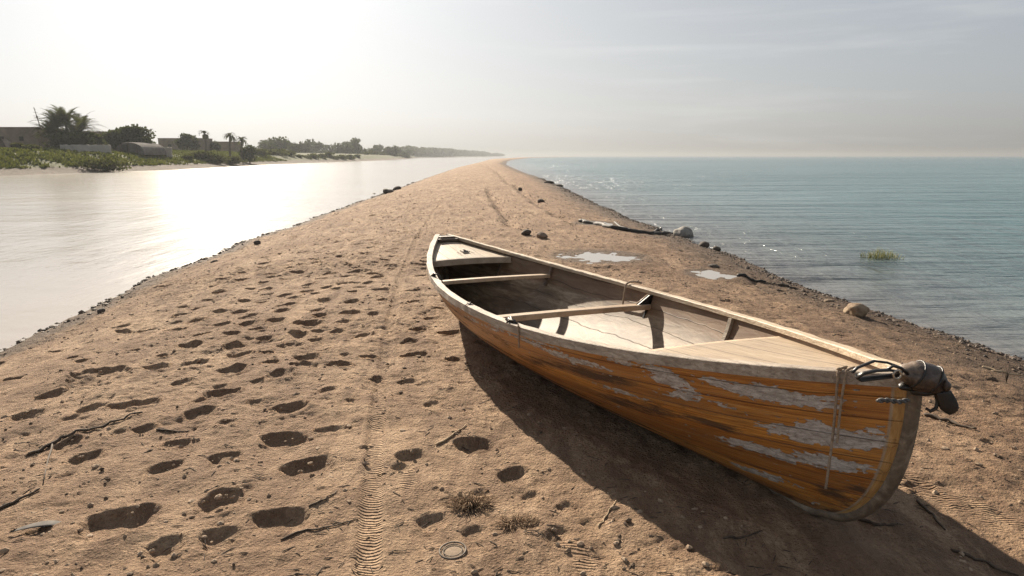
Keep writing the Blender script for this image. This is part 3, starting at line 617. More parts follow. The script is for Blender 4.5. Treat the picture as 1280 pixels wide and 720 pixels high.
# oarlock fittings and knots on the near rail
def lash(u, sd_, name, sz=1.0, wire=True):
    p = rail_pt(u, sd_, -.03, 0); m_ = MB()
    for k in range(3): m_.rock((p.x+(k-1)*.022*sz, p.y+.006*math.sin(k*2+u*9), p.z+.010*sz), .013*sz, (1.2,1,.8), sub=2, rough=.25)
    m_.tube([(p.x-.05*sz, p.y-.01, p.z+.004), (p.x-.02*sz, p.y+.01, p.z+.022*sz), (p.x+.03*sz, p.y-.008, p.z+.015*sz), (p.x+.075*sz, p.y+.012, p.z+.003)], .0045*sz, 6)
    m_.tube([(p.x+.01, p.y+.03, p.z+.004), (p.x+.012, p.y, p.z+.02*sz), (p.x+.02, p.y-.036, p.z+.002)], .004*sz, 6)
    return m_.build(name, mm, boat)
lash(.262, -1, 'rail_fitting', 1.25); lash(.03, -1, 'rail_fitting', .6)
p0 = rail_pt(-.36, -1, -.03, 0); m_ = MB()
m_.tube([(p0.x-.06, p0.y-.02, p0.z+.004), (p0.x-.03, p0.y+.0, p0.z+.03), (p0.x+.03, p0.y+.03, p0.z+.022), (p0.x+.06, p0.y+.045, p0.z-.03), (p0.x+.03, p0.y+.05, p0.z-.08)], .006, 7); m_.rock((p0.x-.04, p0.y, p0.z+.012), .018, sub=2); m_.build('rail_fitting', mm, boat)
bpy.context.view_layer.update()
BM = Matrix.Translation((BX, BY, 0)) @ Matrix.Rotation(YAW, 4, 'Z') @ Matrix.Rotation(-PIT, 4, 'Y')
# ------------------------------------------------------------------ cords and the bundle on the bow
mr = simple('rope_fibre', (.22,.155,.10), (.45,.35,.25), 60, .9, .002, 200)
mst = simple('black_leather', (.009,.007,.006), (.030,.023,.018), 20, .38, .002, 60)
def braid(path, r, turns, name=None, mat=None, k=6):
    """two strands twisted round each other along a path"""
    m_ = MB(); pts = [Vector(p) for p in path]; Lp = [0]
    for a, b_ in zip(pts, pts[1:]): Lp.append(Lp[-1]+(b_-a).length)
    T = Lp[-1]; nS = max(20, int(turns*8)); sam = []
    for i in range(nS+1):
        d = T*i/nS; j = max(0, min(len(pts)-2, int(np.searchsorted(Lp, d))-1)); q_ = (d-Lp[j])/max(1e-9, Lp[j+1]-Lp[j]); sam.append(pts[j].lerp(pts[j+1], q_))
    for ph in (0, PI):
        out = []
        for i, p in enumerate(sam):
            t = (sam[min(i+1, nS)]-sam[max(i-1, 0)]).normalized(); a = t.cross(Vector((.3,.2,.9))).normalized(); b_ = t.cross(a); an = ph+2*PI*turns*i/nS
            out.append(p+a*(math.cos(an)*r*.9)+b_*(math.sin(an)*r*.9))
        m_.tube(out, r, k)
    return m_
uR = .925; top = BM @ rail_pt(uR, -1, .004, .004); inn = BM @ rail_pt(uR, -1, -.05, .006); out_ = (top-inn).normalized()
def hang(du, ln, sw):
    t0 = BM @ rail_pt(uR+du, -1, .007, .004); i0 = BM @ rail_pt(uR+du+.004, -1, -.05, .006); pts = [i0, (i0+t0)/2+Vector((0,0,.003)), t0]
    for i in range(1, 12): f_ = i/11; pts.append(t0+out_*(.003*(1-f_)+.002)+Vector((sw*math.sin(f_*PI)-.012*f_, 0, -ln*f_)))
    return pts
mb = braid(hang(.0, .50, .006), .0032, 46); mb2 = braid(hang(.0085, .30, -.004), .003, 30); b0 = len(mb.v); mb.v += mb2.v; mb.f += [tuple(i+b0 for i in f) for f in mb2.f]; mb.m += mb2.m
mb.rock(tuple(top+Vector((0,0,.006))), .010, sub=2)
tag(mb.build('rope', mr), 'thin twisted cord hanging down the orange bow planking', 'rope')
pc_ = BM @ rail_pt(.0-.075, 1, -.03, .004); mb = braid([pc_+Vector((.10,.02,.0)), pc_+Vector((.05,.01,.012)), pc_+Vector((.0,.0,.012)), pc_+Vector((-.04,-.04,.0)), pc_+Vector((-.055,-.065,-.07)), pc_+Vector((-.07,-.07,-.20))], .0045, 22)
mb.rock(tuple(pc_+Vector((.07,.015,.012))), .014, sub=2)
tag(mb.build('rope', mr), 'pale frayed cord looped over the far rail of the boat', 'rope')
pc_ = BM @ rail_pt(.315, -1, .006, .0); mb = braid([pc_+Vector((.0,.03,.008)), pc_+Vector((0,0,.003)), pc_+Vector((.003,-.003,-.06)), pc_+Vector((.004,-.003,-.13))], .003, 14)
tag(mb.build('rope', mr), 'short cord end hanging below the metal knot on the near rail', 'rope')
# dark bundle
fc = at(1152, 471, 2.60); fend = empty('bow_fender', fc, (0, 0, 0)); tag(fend, 'dark leather fender strapped over the tip of the bow', 'fender')
ml, nt, b = newmat('graded_leather'); n = N(nt); P = n.pos(); g = n.noise(P, 16, 6, .65, .5)
c = n.ramp(g, [(.3, (.03,.022,.016)), (.5, (.075,.05,.035)), (.68, (.16,.11,.075))]); sp = n.n('ShaderNodeSeparateXYZ', i_Vector=P); sc_ = n.math('ADD', n.math('MULTIPLY', sp.outputs[0], -9.), n.math('MULTIPLY', sp.outputs[2], 6.)); c = n.mix(n.ramp(n.math('ADD', sc_, n.math('SUBTRACT', g, .5)), [(.42, 0.), (.75, .6)]), c, (.36,.26,.18)); n.link(c, b.inputs['Base Color']); b.inputs['Roughness'].default_value = .42  # leather turns paler towards its left side and top
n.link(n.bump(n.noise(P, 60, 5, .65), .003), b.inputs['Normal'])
Vs, Fs = ICO[4]; mb = MB(); ax = Vector((.98, -.1, -.2)).normalized(); R = Vector((1,0,0)).rotation_difference(ax).to_matrix(); vs_ = []
for (x, y_, z) in Vs:
    p = Vector((x*.092*(1+.05*z), y_*.062, z*.056*(1+.12*x))); gro = math.exp(-((z*.9-.45-x*.35)/.09)**2)*(y_ < .3)*(x < .35); p *= 1-.13*gro-.05*math.exp(-((x+.55)/.10)**2)+.02*math.sin(7*x+5*z)
    p.z -= .018*max(0, x)**2; vs_.append(R @ p)
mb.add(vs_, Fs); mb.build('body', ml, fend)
for off_, nm_ in ((-.30, 'seam'), (.42, 'seam')):
    mb = MB(); arc = []
    for i in range(25):
        a = -.9+3.4*i/24; xx = off_+.18*math.sin(a); cr_ = math.sqrt(max(.05, 1-xx*xx)); q_ = Vector((xx*.092, -math.cos(a)*cr_*.0625, math.sin(a)*cr_*.0575*(1+.12*xx))); arc.append(R @ q_)
    mb.tube(arc, .0045, 6, .8); mb.build(nm_, mst, fend)
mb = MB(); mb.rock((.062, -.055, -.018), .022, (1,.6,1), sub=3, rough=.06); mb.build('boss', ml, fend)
mb = MB()                                                 # broad flap hanging at the outer end
secs = []
for i in range(10):
    f_ = i/9; c0 = Vector((.062+.042*f_, -.035, -.045-.085*f_)); w_ = .026+.007*math.sin(f_*PI); w_ *= (1-.55*max(0, f_-.8)/.2)
    secs.append([c0+Vector((-w_, -.010, -.004)), c0+Vector((w_, -.010, .006)), c0+Vector((w_, .010, .006)), c0+Vector((-w_, .010, -.004))])
mb.ribbon(secs); mb.build('flap', mst, fend, bevel=.004)
mb = MB(); mb.tube([(.045,-.02,-.05),(.052,-.03,-.085),(.045,-.032,-.112),(.028,-.03,-.122),(.012,-.028,-.112)], [.008,.008,.007,.007,.005], 10); mb.build('hook', mm, fend)
mb = MB(); mb.rock((.012, 0, -.052), .040, (1.2,.8,.6), sub=3, rough=.12); mb.rock((-.045, .01, -.038), .030, (1.2,.8,.6), sub=3, rough=.12); mb.build('mount', mst, fend)
mb = MB()                                                 # straps back along the rail
mb.tube([(-.09,-.02,.025),(-.14,-.03,.035),(-.19,-.035,.034),(-.235,-.04,.026),(-.255,-.03,.008),(-.235,-.02,-.004),(-.17,-.02,.004),(-.09,-.015,.012)], .012, 8, .45)
mb.tube([(-.08,.0,.035),(-.12,.02,.048),(-.17,.02,.055),(-.24,.0,.035),(-.262,-.01,.02)], .008, 8, .6)
mb.tube([(-.07,-.03,.02),(-.10,-.04,.045),(-.125,-.03,.05),(-.15,-.02,.03)], .008, 8, .7)
mb.build('strap', mst, fend)
mb = MB()
for k in range(14): an = 2*PI*k/14; 
mb.tube([(-.115+.014*math.cos(a), -.045, .022+.016*math.sin(a)) for a in np.linspace(0, 2*PI, 20)], .004, 6, cap=False); mb.build('buckle', simple('worn_buckle', (.35,.30,.24), (.55,.5,.42), 40, .35, metallic=.9), fend)
mb = braid([(-.075,-.062,-.070),(-.11,-.066,-.074),(-.15,-.06,-.070),(-.185,-.055,-.073)], .0055, 2.6); mb.build('chain', simple('dark_cord', (.02,.018,.017), (.16,.15,.14), 60, .6), fend)

# ------------------------------------------------------------------ stones, driftwood, twigs, crumbs
def place(px, py):
    z = 0.0
    for _ in range(6): x, y = gnd(px, py, z); z = hz1(x, y)
    return Vector((x, y, z))
def psize(px, py, wpx):
    p = place(px, py); return wpx/F*math.sqrt(p.x**2+p.y**2+(HC-p.z)**2)
def stonemat(name, a, b_, c_):
    m, nt, b = newmat(name); n = N(nt); P = n.pos(); g = n.noise(P, 9, 7, .65, .4); f = n.noise(P, 60, 4, .7)
    c = n.ramp(g, [(.3, a), (.5, b_), (.7, c_)]); c = n.mix(n.ramp(f, [(.5, 0.), (.7, .4)]), c, (.06,.045,.035)); n.link(c, b.inputs['Base Color'])
    b.inputs['Roughness'].default_value = .85; n.link(n.bump(n.math('ADD', g, n.math('MULTIPLY', f, .4)), .02), b.inputs['Normal']); return m
M_st1 = stonemat('grey_boulder_stone', (.14,.12,.10), (.26,.235,.20), (.37,.34,.29))
M_st2 = stonemat('brown_stone', (.12,.08,.05), (.24,.165,.105), (.34,.25,.17))
M_st3 = stonemat('dark_wet_stone', (.03,.024,.018), (.075,.055,.04), (.13,.10,.075))
rr = random.Random(5)
M_st4 = stonemat('ochre_boulder_stone', (.16,.105,.06), (.30,.205,.12), (.40,.30,.19))
STN = [(855,296,27,.62,M_st1,'rounded grey boulder sitting at the water edge past the black driftwood'),
(1070,392,29,.62,M_st4,'pale brown boulder alone on the wet gravel right of the boat'),
(658,293,15,.55,M_st3,'darker of the two small stones on the sand behind the boat'),
(677,298,15,.6,M_st2,'browner of the two small stones on the sand behind the boat'),
(650,238,6,.8,M_st3,'small dark stone farthest up the right side of the spit'),
(676,253,9,.7,M_st3,'dark stone on the right slope, nearer than the farthest one'),
(880,308,13,.75,M_st3,'jagged dark stone just beyond the rounded grey boulder towards the camera'),
(896,313,10,.7,M_st3,'small black stone last in the row after the grey boulder'),
(467,245,9,.9,M_st3,'pointed dark stone on the left shore, first of three in a row'),
(485,241,14,.55,M_st3,'low dark stone in the middle of the three on the left shore'),
(496,237,11,.5,M_st3,'flat dark stone, farthest of the three on the left shore'),
(322,305,8,.8,M_st3,'single dark stone on the left shoreline halfway along'),
(268,327,8,.6,M_st3,'little stone on the left shoreline nearer the camera'),
(127,390,9,.6,M_st3,'dark stone at the left water edge by the crumbled bank'),
(686,229,12,.35,M_st3,'flat dark rock at the right water edge far up the spit'),
(700,233,9,.4,M_st3,'second flat dark rock at the right water edge, nearer the camera'),
(892,334,14,.35,M_st3,'dark clump lying at the rim of the smaller puddle'),
(1036,377,12,.4,M_st2,'brown stone half sunk in gravel just before the pale boulder'),
(604,262,5,.6,M_st2,'small dark stone on the crest of the spit')]
for px, py, wp, hr, mt, lab in STN:
    p = place(px, py); r = psize(px, py, wp)/2; mb = MB(); mb.rock((0,0,0), r, (1, .85, hr), rr, 3 if wp < 20 else 4, .13)
    o = mb.build('stone', mt); o.location = (p.x, p.y, p.z+r*hr*.45); o.rotation_euler = (rr.uniform(-.15,.15), rr.uniform(-.15,.15), 0)
    tag(o, lab, 'stone', 'stones lying along the spit')
# black driftwood trunk and smaller pieces
M_dw = simple('wet_black_wood', (.012,.010,.008), (.05,.038,.028), 14, .7, .01, 40)
M_tw = simple('dry_twig', (.045,.030,.020), (.12,.085,.055), 30, .85, .001, 120)
M_straw = simple('dry_straw', (.30,.21,.12), (.50,.38,.24), 30, .85)
def stick(pts, rpx, name, lab, mat, lift=.3, wob=.0, forks=(), flat=1.0, grp=None, n=7):
    P = [place(*q_) for q_ in pts]; sm = []
    for a, b_ in zip(P, P[1:]):
        for k in range(8): sm.append(a.lerp(b_, k/8))
    sm.append(P[-1]); r = psize(*pts[0], rpx); N_ = len(sm); rs = []; out = []
    for i, p in enumerate(sm):
        f_ = i/(N_-1); z = hz1(p.x, p.y); out.append(Vector((p.x+wob*r*math.sin(i*1.3+len(pts)), p.y+wob*r*math.sin(i*.9), max(z, p.z-.01)+r*lift)))
        rs.append(r*(1-.55*f_)*(1+.14*math.sin(i*2.1))*(min(1, .5+i*.3)))
    mb = MB(); mb.tube(out, rs, n, flat)
    for fk in forks:
        Q = [place(*q_) for q_ in fk]; Q = [Q[0].lerp(Q[1], k/4) for k in range(4)]+Q[1:]; rf = [r*.55*(1-.6*i/len(Q)) for i in range(len(Q))]
        mb.tube([Vector((q_.x, q_.y, hz1(q_.x, q_.y)+r*.5)) for q_ in Q], rf, 6)
    return tag(mb.build(name, mat), lab, 'driftwood' if name == 'driftwood' else 'twig', grp)
stick([(724,277),(745,281),(765,286),(790,290),(815,293),(842,292)], 3.4, 'driftwood', 'long black waterlogged trunk lying along the right water edge', M_dw, .35, .5, [((790,290),(775,283),(768,279)), ((815,293),(826,287),(838,284))], n=10)
stick([(922,346),(938,350),(958,353)], 2.6, 'driftwood', 'short black driftwood piece nearer the camera than the smaller puddle', M_dw, .4, .4)
stick([(972,357),(985,358),(998,361)], 2.0, 'driftwood', 'thin grey driftwood sliver on the gravel before the pale boulder', M_tw, .4, .4)
G1 = 'twigs scattered on the sand'
stick([(36,570),(72,552),(105,540),(140,529),(178,517)], 2.0, 'twig', 'long forked twig lying left of the footprints', M_tw, .8, .8, [((66,554),(60,575),(57,590),(54,606))], grp=G1)
stick([(-20,645),(15,631),(50,613)], 2.2, 'twig', 'thick straight twig cut by the left edge of the photo', M_tw, .8, .5, grp=G1)
stick([(352,676),(380,664),(410,660),(448,650)], 1.4, 'twig', 'thin bent twig pointing at the tyre track', M_tw, .8, .8, grp=G1)
stick([(386,634),(404,626),(422,615)], 1.3, 'twig', 'short twig at the rim of the crescent footprint', M_tw, .8, .8, grp=G1)
stick([(1155,519),(1185,527),(1222,538)], 2.2, 'twig', 'dark twig lying right behind the stem of the boat', M_tw, .8, .5, grp=G1)
stick([(1072,650),(1100,658),(1124,656)], 2.0, 'twig', 'curved twig on the sand under the bow', M_tw, .8, .6, grp=G1)
stick([(1146,626),(1165,644),(1183,664)], 1.6, 'twig', 'slanting twig in the bow shadow', M_tw, .8, .6, grp=G1)
stick([(904,674),(930,672),(954,665)], 1.6, 'twig', 'curved twig in the middle of the hull shadow', M_tw, .8, .6, grp=G1)
stick([(1188,688),(1230,703),(1275,722)], 1.8, 'twig', 'long twig in the bottom right corner', M_tw, .8, .6, grp=G1)
stick([(545,557),(565,545),(583,532)], 1.5, 'twig', 'pale straight twig above the dry plant', M_straw, .8, .3, grp=G1)
stick([(748,660),(758,645),(771,627)], 1.2, 'twig', 'pale straw beside the edge of the hull shadow', M_straw, .8, .9, grp=G1)
stick([(1228,458),(1252,465),(1282,470)], 1.4, 'twig', 'pale straw on the wet sand at the right edge', M_straw, .8, .9, grp=G1)
stick([(195,538),(215,540),(236,540)], 1.3, 'twig', 'short pale stick between two footprints on the left', M_tw, .8, .4, grp=G1)
# dry plant, leaf, lid
def tuft(c, R, n_, hgt, rnd, r=.0016, lean=1.0):
    mb = MB()
    for k in range(n_):
        a = rnd.uniform(0, 2*PI); d = R*rnd.random()**.7; h = hgt*rnd.uniform(.35, 1); b0 = Vector((c[0]+d*.35*math.cos(a), c[1]+d*.25*math.sin(a), 0))
        e = Vector((c[0]+d*math.cos(a)*lean, c[1]+d*math.sin(a)*lean*.8, 0)); z0 = c[2]-.004; pts = [Vector((b0.x, b0.y, z0)), b0.lerp(e, .45)+Vector((rnd.uniform(-.01,.01), 0, z0+h)), e+Vector((0, 0, z0+h*rnd.uniform(.4, 1.1)))]
        mb.tube(pts, [r*1.3, r, r*.5], 4)
        if rnd.random() < .6: q_ = pts[1]; mb.tube([q_, q_+Vector((rnd.uniform(-.03,.03), rnd.uniform(-.03,.03), rnd.uniform(0,.02)))], [r, r*.5], 4)
    return mb
M_dp = simple('dry_plant_stems', (.16,.095,.05), (.36,.25,.15), 60, .9)
p = place(588, 634); tag(tuft(p, .155, 190, .055, rr).build('dry_plant', M_dp), 'withered brown plant tuft half buried left of the hull shadow', 'plant')
p = place(645, 655); tag(tuft(p, .13, 90, .02, rr, .0018).build('plant_litter', M_dp), 'flattened crumbs of dry plant right of the withered tuft', 'litter', kind='stuff')
p = place(680, 447+150); 
p = place(50, 664); mb = MB(); secs = []; R_ = psize(50, 664, 26)
for i in range(13):
    f_ = i/12; w_ = R_*.26*math.sin(PI*min(1, f_*1.02+.02))**.7+.001; cc = p+Vector((R_*(2*f_-1), .25*R_*(2*f_-1)+.02*math.sin(f_*3), .010+.010*math.sin(f_*PI)))
    secs.append([cc+Vector((0,-w_,.004)), cc+Vector((0,0,-.001)), cc+Vector((0,w_,.004)), cc+Vector((0,0,-.004))])
mb.ribbon(secs); tag(mb.build('dry_leaf', simple('grey_leaf', (.04,.035,.032), (.09,.08,.07), 30, .9)), 'curled grey leaf on the sand in the lower left corner', 'leaf')
M_cs0 = simple('sand_filled_disc', (.28,.20,.13), (.42,.31,.21), 40, .9, .002, 200)
p = place(566, 690); lid = empty('jar_lid', p+Vector((0,0,.008)), (.10, -.08, .2)); R_ = psize(566, 690, 15.5)
tag(lid, 'round metal jar lid pressed into the sand below the dry plant', 'lid'); M_ld = simple('dull_tin', (.10,.08,.06), (.24,.19,.14), 50, .7)
mb = MB(); mb.tube([(R_*math.cos(a), R_*math.sin(a), 0) for a in np.linspace(0, 2*PI, 41)], .0035, 8, cap=False); mb.build('rim', M_ld, lid)
mb = MB(); mb.rock((0, 0, -.006), R_*.93, (1, 1, .10), rr, 4, .03); mb.build('disc', M_cs0, lid)
mb = MB(); mb.tube([(R_*.72*math.cos(a), R_*.72*math.sin(a), .001) for a in np.linspace(0, 2*PI, 41)], .002, 6, cap=False); mb.build('groove', M_ld, lid)
mb = MB(); k = 40; rings = [(0, -.003), (R_*.6, -.003), (R_*.85, -.003), (R_*.97, -.003)]; vs_ = [(r*math.cos(2*PI*i/k), r*math.sin(2*PI*i/k), z) for r, z in rings[1:] for i in range(k)]+[(0,0,-.003)]
mb.add(vs_, [(j*k+i, (j+1)*k+i, (j+1)*k+(i+1) % k, j*k+(i+1) % k)[::-1] for j in range(2) for i in range(k)]+[(len(vs_)-1, i, (i+1) % k) for i in range(k)])
# reeds growing out of the sea
x0, y0 = gnd(1101, 323, ZW); M_rd = simple('reed_green', (.12,.14,.03), (.34,.32,.10), 8, .7); wR = 19/F*math.hypot(x0, y0); mb = MB()
for k in range(170):
    a = rr.uniform(-1, 1); x = x0+wR*a; y = y0+rr.uniform(-.25,.25); h = rr.uniform(.08, .23)*(1.1-.5*abs(a)); l = rr.uniform(-.08,.08)
    mb.tube([(x, y, ZW-.05), (x+l*.4, y, ZW+h*.6), (x+l, y+rr.uniform(-.03,.03), ZW+h)], [.008, .007, .002], 4, .4)
tag(mb.build('reeds', M_rd), 'small clump of yellow green reeds standing in the sea', 'reeds')
p = place(1258, 478); mb = MB()
for k in range(7): a = rr.uniform(-.05,.05); mb.tube([p, p+Vector((a*.5, 0, .07)), p+Vector((a, rr.uniform(-.03,.03), rr.uniform(.09,.15)))], [.003,.002,.001], 4)
tag(mb.build('dry_sprig', M_tw), 'thin bare sprig standing at the right water edge', 'sprig')
# crumbs, gravel
def scatter(name, lab, cat, mat, pts, rough=.25, sq=(1,.85,.6), sub=1):
    Vb, Fb = ICO[sub]; Vb = np.array(Vb); Fb = np.array(Fb); n_ = len(pts); pts = np.asarray(pts)
    zz = height(pts[:,0], pts[:,1], detail=False) if n_ > 4000 else height(pts[:,0], pts[:,1])
    a = RS.uniform(0, 6.28, n_); S_ = pts[:,2:3]*np.array(sq)[None]*RS.uniform(.7, 1.3, (n_, 3)); D = 1+RS.uniform(-rough, rough, (n_, len(Vb)))
    P = Vb[None]*S_[:,None]*D[...,None]; X = P[...,0]*np.cos(a)[:,None]-P[...,1]*np.sin(a)[:,None]; Y = P[...,0]*np.sin(a)[:,None]+P[...,1]*np.cos(a)[:,None]
    VV = np.stack([X+pts[:,0:1], Y+pts[:,1:2], P[...,2]+zz[:,None]+S_[:,2:3]*.25], -1).reshape(-1, 3)
    FF = (Fb[None]+np.arange(n_)[:,None,None]*len(Vb)).reshape(-1, 3)
    return tag(mesh_np(name, VV, FF, mat, smooth=(sub > 1)), lab, cat, kind='stuff')
def shore_pts(n_, right, ymax, wmax, r0, r1):
    y = 2.2+(ymax-2.2)*RS.random(n_)**1.7; d = np.abs(RS.normal(0, 1, n_))*wmax*(.6+.9*np.abs(noise(y*.35, 4.4))*2)-.14
    x = (XR(y)-d) if right else (XL(y)+d); r = r0+(r1-r0)*RS.random(n_)**3; r = r*(1+y*.012)
    clump = noise(x*1.1, y*.9) + .6*noise(x*4, y*4); k = clump+RS.random(n_)*.7 > .12
    return np.stack([x, y, r], -1)[k]
M_gr = simple('shore_gravel', (.025,.018,.013), (.16,.11,.075), 3.3, .75, .004, 60)
M_cl = simple('dark_crumbs', (.05,.033,.022), (.20,.135,.085), 6, .95)
M_cs = simple('sand_crumbs', (.20,.135,.085), (.42,.31,.21), 5, .95)
scatter('shore_gravel', 'band of dark pebbles along the right water edge', 'gravel', M_gr, shore_pts(14000, True, 70, .42, .005, .032))
scatter('shore_gravel', 'dark clods and pebbles along the left water edge', 'gravel', M_gr, shore_pts(4500, False, 60, .13, .008, .045))
def bar_pts(n_, ymax, r0, r1, pw, th, off):
    y = 2.3+(ymax-2.3)*RS.random(n_)**pw; t = RS.uniform(-.97, .97, n_); x = (XL(y)+XR(y))/2+t*(XR(y)-XL(y))/2
    r = r0+(r1-r0)*RS.random(n_)**4; r *= (1+.02*y); k = noise(x*.8+off, y*.7)+.8*noise(x*3.1, y*2.7+off)+RS.random(n_)*.55 > th
    cx, sx = math.cos(YAW), math.sin(YAW); dx, dy = x-BX, y-BY; bs = dx*cx+dy*sx; bw = -dx*sx+dy*cx; k &= ((bs/3.15)**2+(bw/.6)**2 > 1)
    return np.stack([x, y, r], -1)[k]
scatter('dirt_crumbs', 'dark crumbs of dirt scattered over the sand', 'dirt', M_cl, bar_pts(26000, 40, .0018, .015, 2.1, .48, 0))
scatter('sand_clods', 'small clods of dried sand scattered over the spit', 'sand clods', M_cs, bar_pts(20000, 34, .002, .018, 2.0, .25, 33))
rp = []
for (ax_, ay_), (bx_, by_) in [s_ for RG in RIDGES for s_ in zip(RG, RG[1:])]:
    for k in range(110): f_ = RS.random(); rp.append((ax_+(bx_-ax_)*f_+RS.normal(0, .06+.004*ay_), ay_+(by_-ay_)*f_, (.004+.016*RS.random()**3)*(1+.012*ay_)))
scatter('dirt_crumbs', 'line of dark crumbs along the rut on the far crest', 'dirt', M_cl, rp)
# fine dry litter (short stems lying on the sand)
def litter(n_, ymax, lmax, pts=None):
    P = bar_pts(n_, ymax, .5, 1, 2.0, .2, 71) if pts is None else pts; n_ = len(P); a = RS.normal(.35, .8, n_); L_ = RS.uniform(.015, lmax, n_)*(1+.03*P[:,1]); w_ = .0011*(1+.12*P[:,1])
    dx, dy = np.cos(a)*L_/2, np.sin(a)*L_/2; nx, ny = -np.sin(a)*w_, np.cos(a)*w_; V_ = []
    z0 = height(P[:,0]-dx, P[:,1]-dy); z1 = height(P[:,0]+dx, P[:,1]+dy); o = .0015
    cs = [(-dx-nx, -dy-ny, z0), (dx-nx, dy-ny, z1), (dx+nx, dy+ny, z1), (-dx+nx, -dy+ny, z0)]
    V_ = np.stack([np.stack([P[:,0]+c_[0], P[:,1]+c_[1], c_[2]+o], -1) for c_ in cs]+[np.stack([P[:,0]+c_[0]*.6, P[:,1]+c_[1]*.6, c_[2]+o+.003], -1) for c_ in cs], 1).reshape(-1, 3)
    b0 = np.arange(n_)[:,None,None]*8; Q = np.array([[4,5,6,7],[0,1,5,4],[1,2,6,5],[2,3,7,6],[3,0,4,7]])[None]
    return V_, (Q+b0).reshape(-1, 4)
V_, F_ = litter(7000, 22, .07); tag(mesh_np('plant_litter', V_, F_, M_tw, smooth=False), 'fine broken stems scattered over the whole spit', 'litter', kind='stuff')

# ------------------------------------------------------------------ far bank with its houses and trees
BK = [(-54,-60),(-55,30),(-54.8,78),(-54,93),(-53.4,104),(-52.8,118),(-57,150),(-62,192),(-63,240),(-62,283),(-64,384),(-78,560),(-107,835),(-130,1300),(-120,1900),(-60,2400)]
bky = np.array([q_[1] for q_ in BK], float); bkx = np.array([q_[0] for q_ in BK], float)
def SX(y): return np.interp(y, bky, bkx)+1.1*noise(np.asarray(y)*.09, 5.5)+.5*noise(np.asarray(y)*.4, 8.1)
def bank_z(x, y):
    x = np.asarray(x, float); y = np.asarray(y, float); d = SX(y)-x
    z = np.interp(d, [-30,-3,0,2.5,5,9,16,25,60], [-1.7,-.8,-.5,-.1,.6,1.8,2.5,2.75,2.9])
    lift = np.clip((d-1)/6, 0, 1); z = z+lift*(.30*fbm(x*.22, y*.2, 3)+.10*noise(x*.9, y*.9)); return z
def bz(x, y): return float(bank_z(np.array([x]), np.array([y]))[0])
yb = np.concatenate([np.linspace(-60, 60, 50), np.arange(60.5, 200, .5), np.geomspace(201, 2450, 240)]); dd = np.concatenate([[-30,-8,-3], np.arange(-1, 24, .4), [25,27,30,35,42,55,80,130,250,700]])
Yb, Db = np.meshgrid(yb, dd, indexing='ij'); Xb = SX(yb)[:,None]-Db; Zb = bank_z(Xb, Yb); I = np.arange(Xb.size).reshape(Xb.shape)
m, nt, b = newmat('bank_earth'); n = N(nt); P = n.pos(); gz = n.n('ShaderNodeSeparateXYZ', i_Vector=P).outputs[2]
g1 = n.noise(P, .35, 6, .65); g2 = n.noise(P, 3, 5, .65)
grass_c = n.ramp(g1, [(.35, (.06,.07,.022)), (.55, (.10,.105,.035)), (.7, (.16,.14,.06))]); dirt_c = n.ramp(g2, [(.3, (.07,.05,.035)), (.7, (.15,.112,.08))])
k = n.ramp(n.math('ADD', gz, n.math('MULTIPLY', n.math('SUBTRACT', g1, .5), 1.6)), [(.15, 0.), (.4, 1.)])
n.link(n.mix(k, dirt_c, grass_c), b.inputs['Base Color']); b.inputs['Roughness'].default_value = .95; n.link(n.bump(g2, .3), b.inputs['Normal'])
tag(mesh_np('far_bank', np.stack([Xb, Yb, Zb], -1).reshape(-1, 3), np.stack([I[:-1,:-1], I[1:,:-1], I[1:,1:], I[:-1,1:]], -1).reshape(-1, 4)[:, ::-1], m), 'low grassy bank across the pale river', 'bank', kind='structure')
R3 = random.Random(21)
def leafmat(name, a, b_):
    m, nt, b = newmat(name); n = N(nt); P = n.pos(); g = n.noise(P, .9, 4, .6)
    c = n.ramp(g, [(.3, a), (.7, b_)]); n.link(c, b.inputs['Base Color']); b.inputs['Roughness'].default_value = .9; b.inputs['Specular IOR Level'].default_value = .05
    tr = n.n('ShaderNodeBsdfTranslucent', i_Color=n.mix(1.0, c, (1.05, 1.2, .65), 'MULTIPLY')); mx_ = n.n('ShaderNodeMixShader'); mx_.inputs[0].default_value = .35; n.link(b.outputs[0], mx_.inputs[1]); n.link(tr.outputs[0], mx_.inputs[2]); n.link(mx_.outputs[0], nt.nodes['Material Output'].inputs['Surface']); return m
M_lf = leafmat('tree_leaves', (.040,.045,.022), (.075,.080,.035)); M_lf2 = leafmat('bush_leaves', (.05,.055,.025), (.11,.10,.045)); M_pf = leafmat('palm_fronds', (.05,.055,.025), (.11,.105,.045))
M_tk = simple('tree_bark', (.06,.045,.03), (.14,.105,.075), 3, .9); M_gl = leafmat('bank_grass_blades', (.06,.068,.024), (.14,.13,.05))
def leaves(lobes, n_, size, rnd):
    """leaf-sized quads spread through the volume of several lobes (x,y,z,rx,ry,rz)"""
    vs = np.zeros((n_, 4, 3)); wts = np.array([l[3]*l[4]*l[5] for l in lobes])**.75; wts /= wts.sum(); pick = rnd.choice(len(lobes), n_, p=wts); Lb = np.array(lobes)[pick]
    d = rnd.normal(size=(n_, 3)); d /= np.linalg.norm(d, axis=1, keepdims=True); r = rnd.random(n_)**.30*(1+.10*rnd.normal(size=n_)); c = Lb[:, :3]+d*r[:, None]*Lb[:, 3:]
    a = rnd.normal(size=(n_, 3)); a /= np.linalg.norm(a, axis=1, keepdims=True); b_ = np.cross(a, rnd.normal(size=(n_, 3))); b_ /= np.linalg.norm(b_, axis=1, keepdims=True); s = size*rnd.uniform(.6, 1.3, (n_, 1))
    for k, (p_, q_) in enumerate(((-1,-.5),(1,-.5),(1,.5),(-1,.5))): vs[:, k] = c+a*s*p_*.5+b_*s*q_
    return vs.reshape(-1, 3), np.arange(n_*4).reshape(-1, 4)
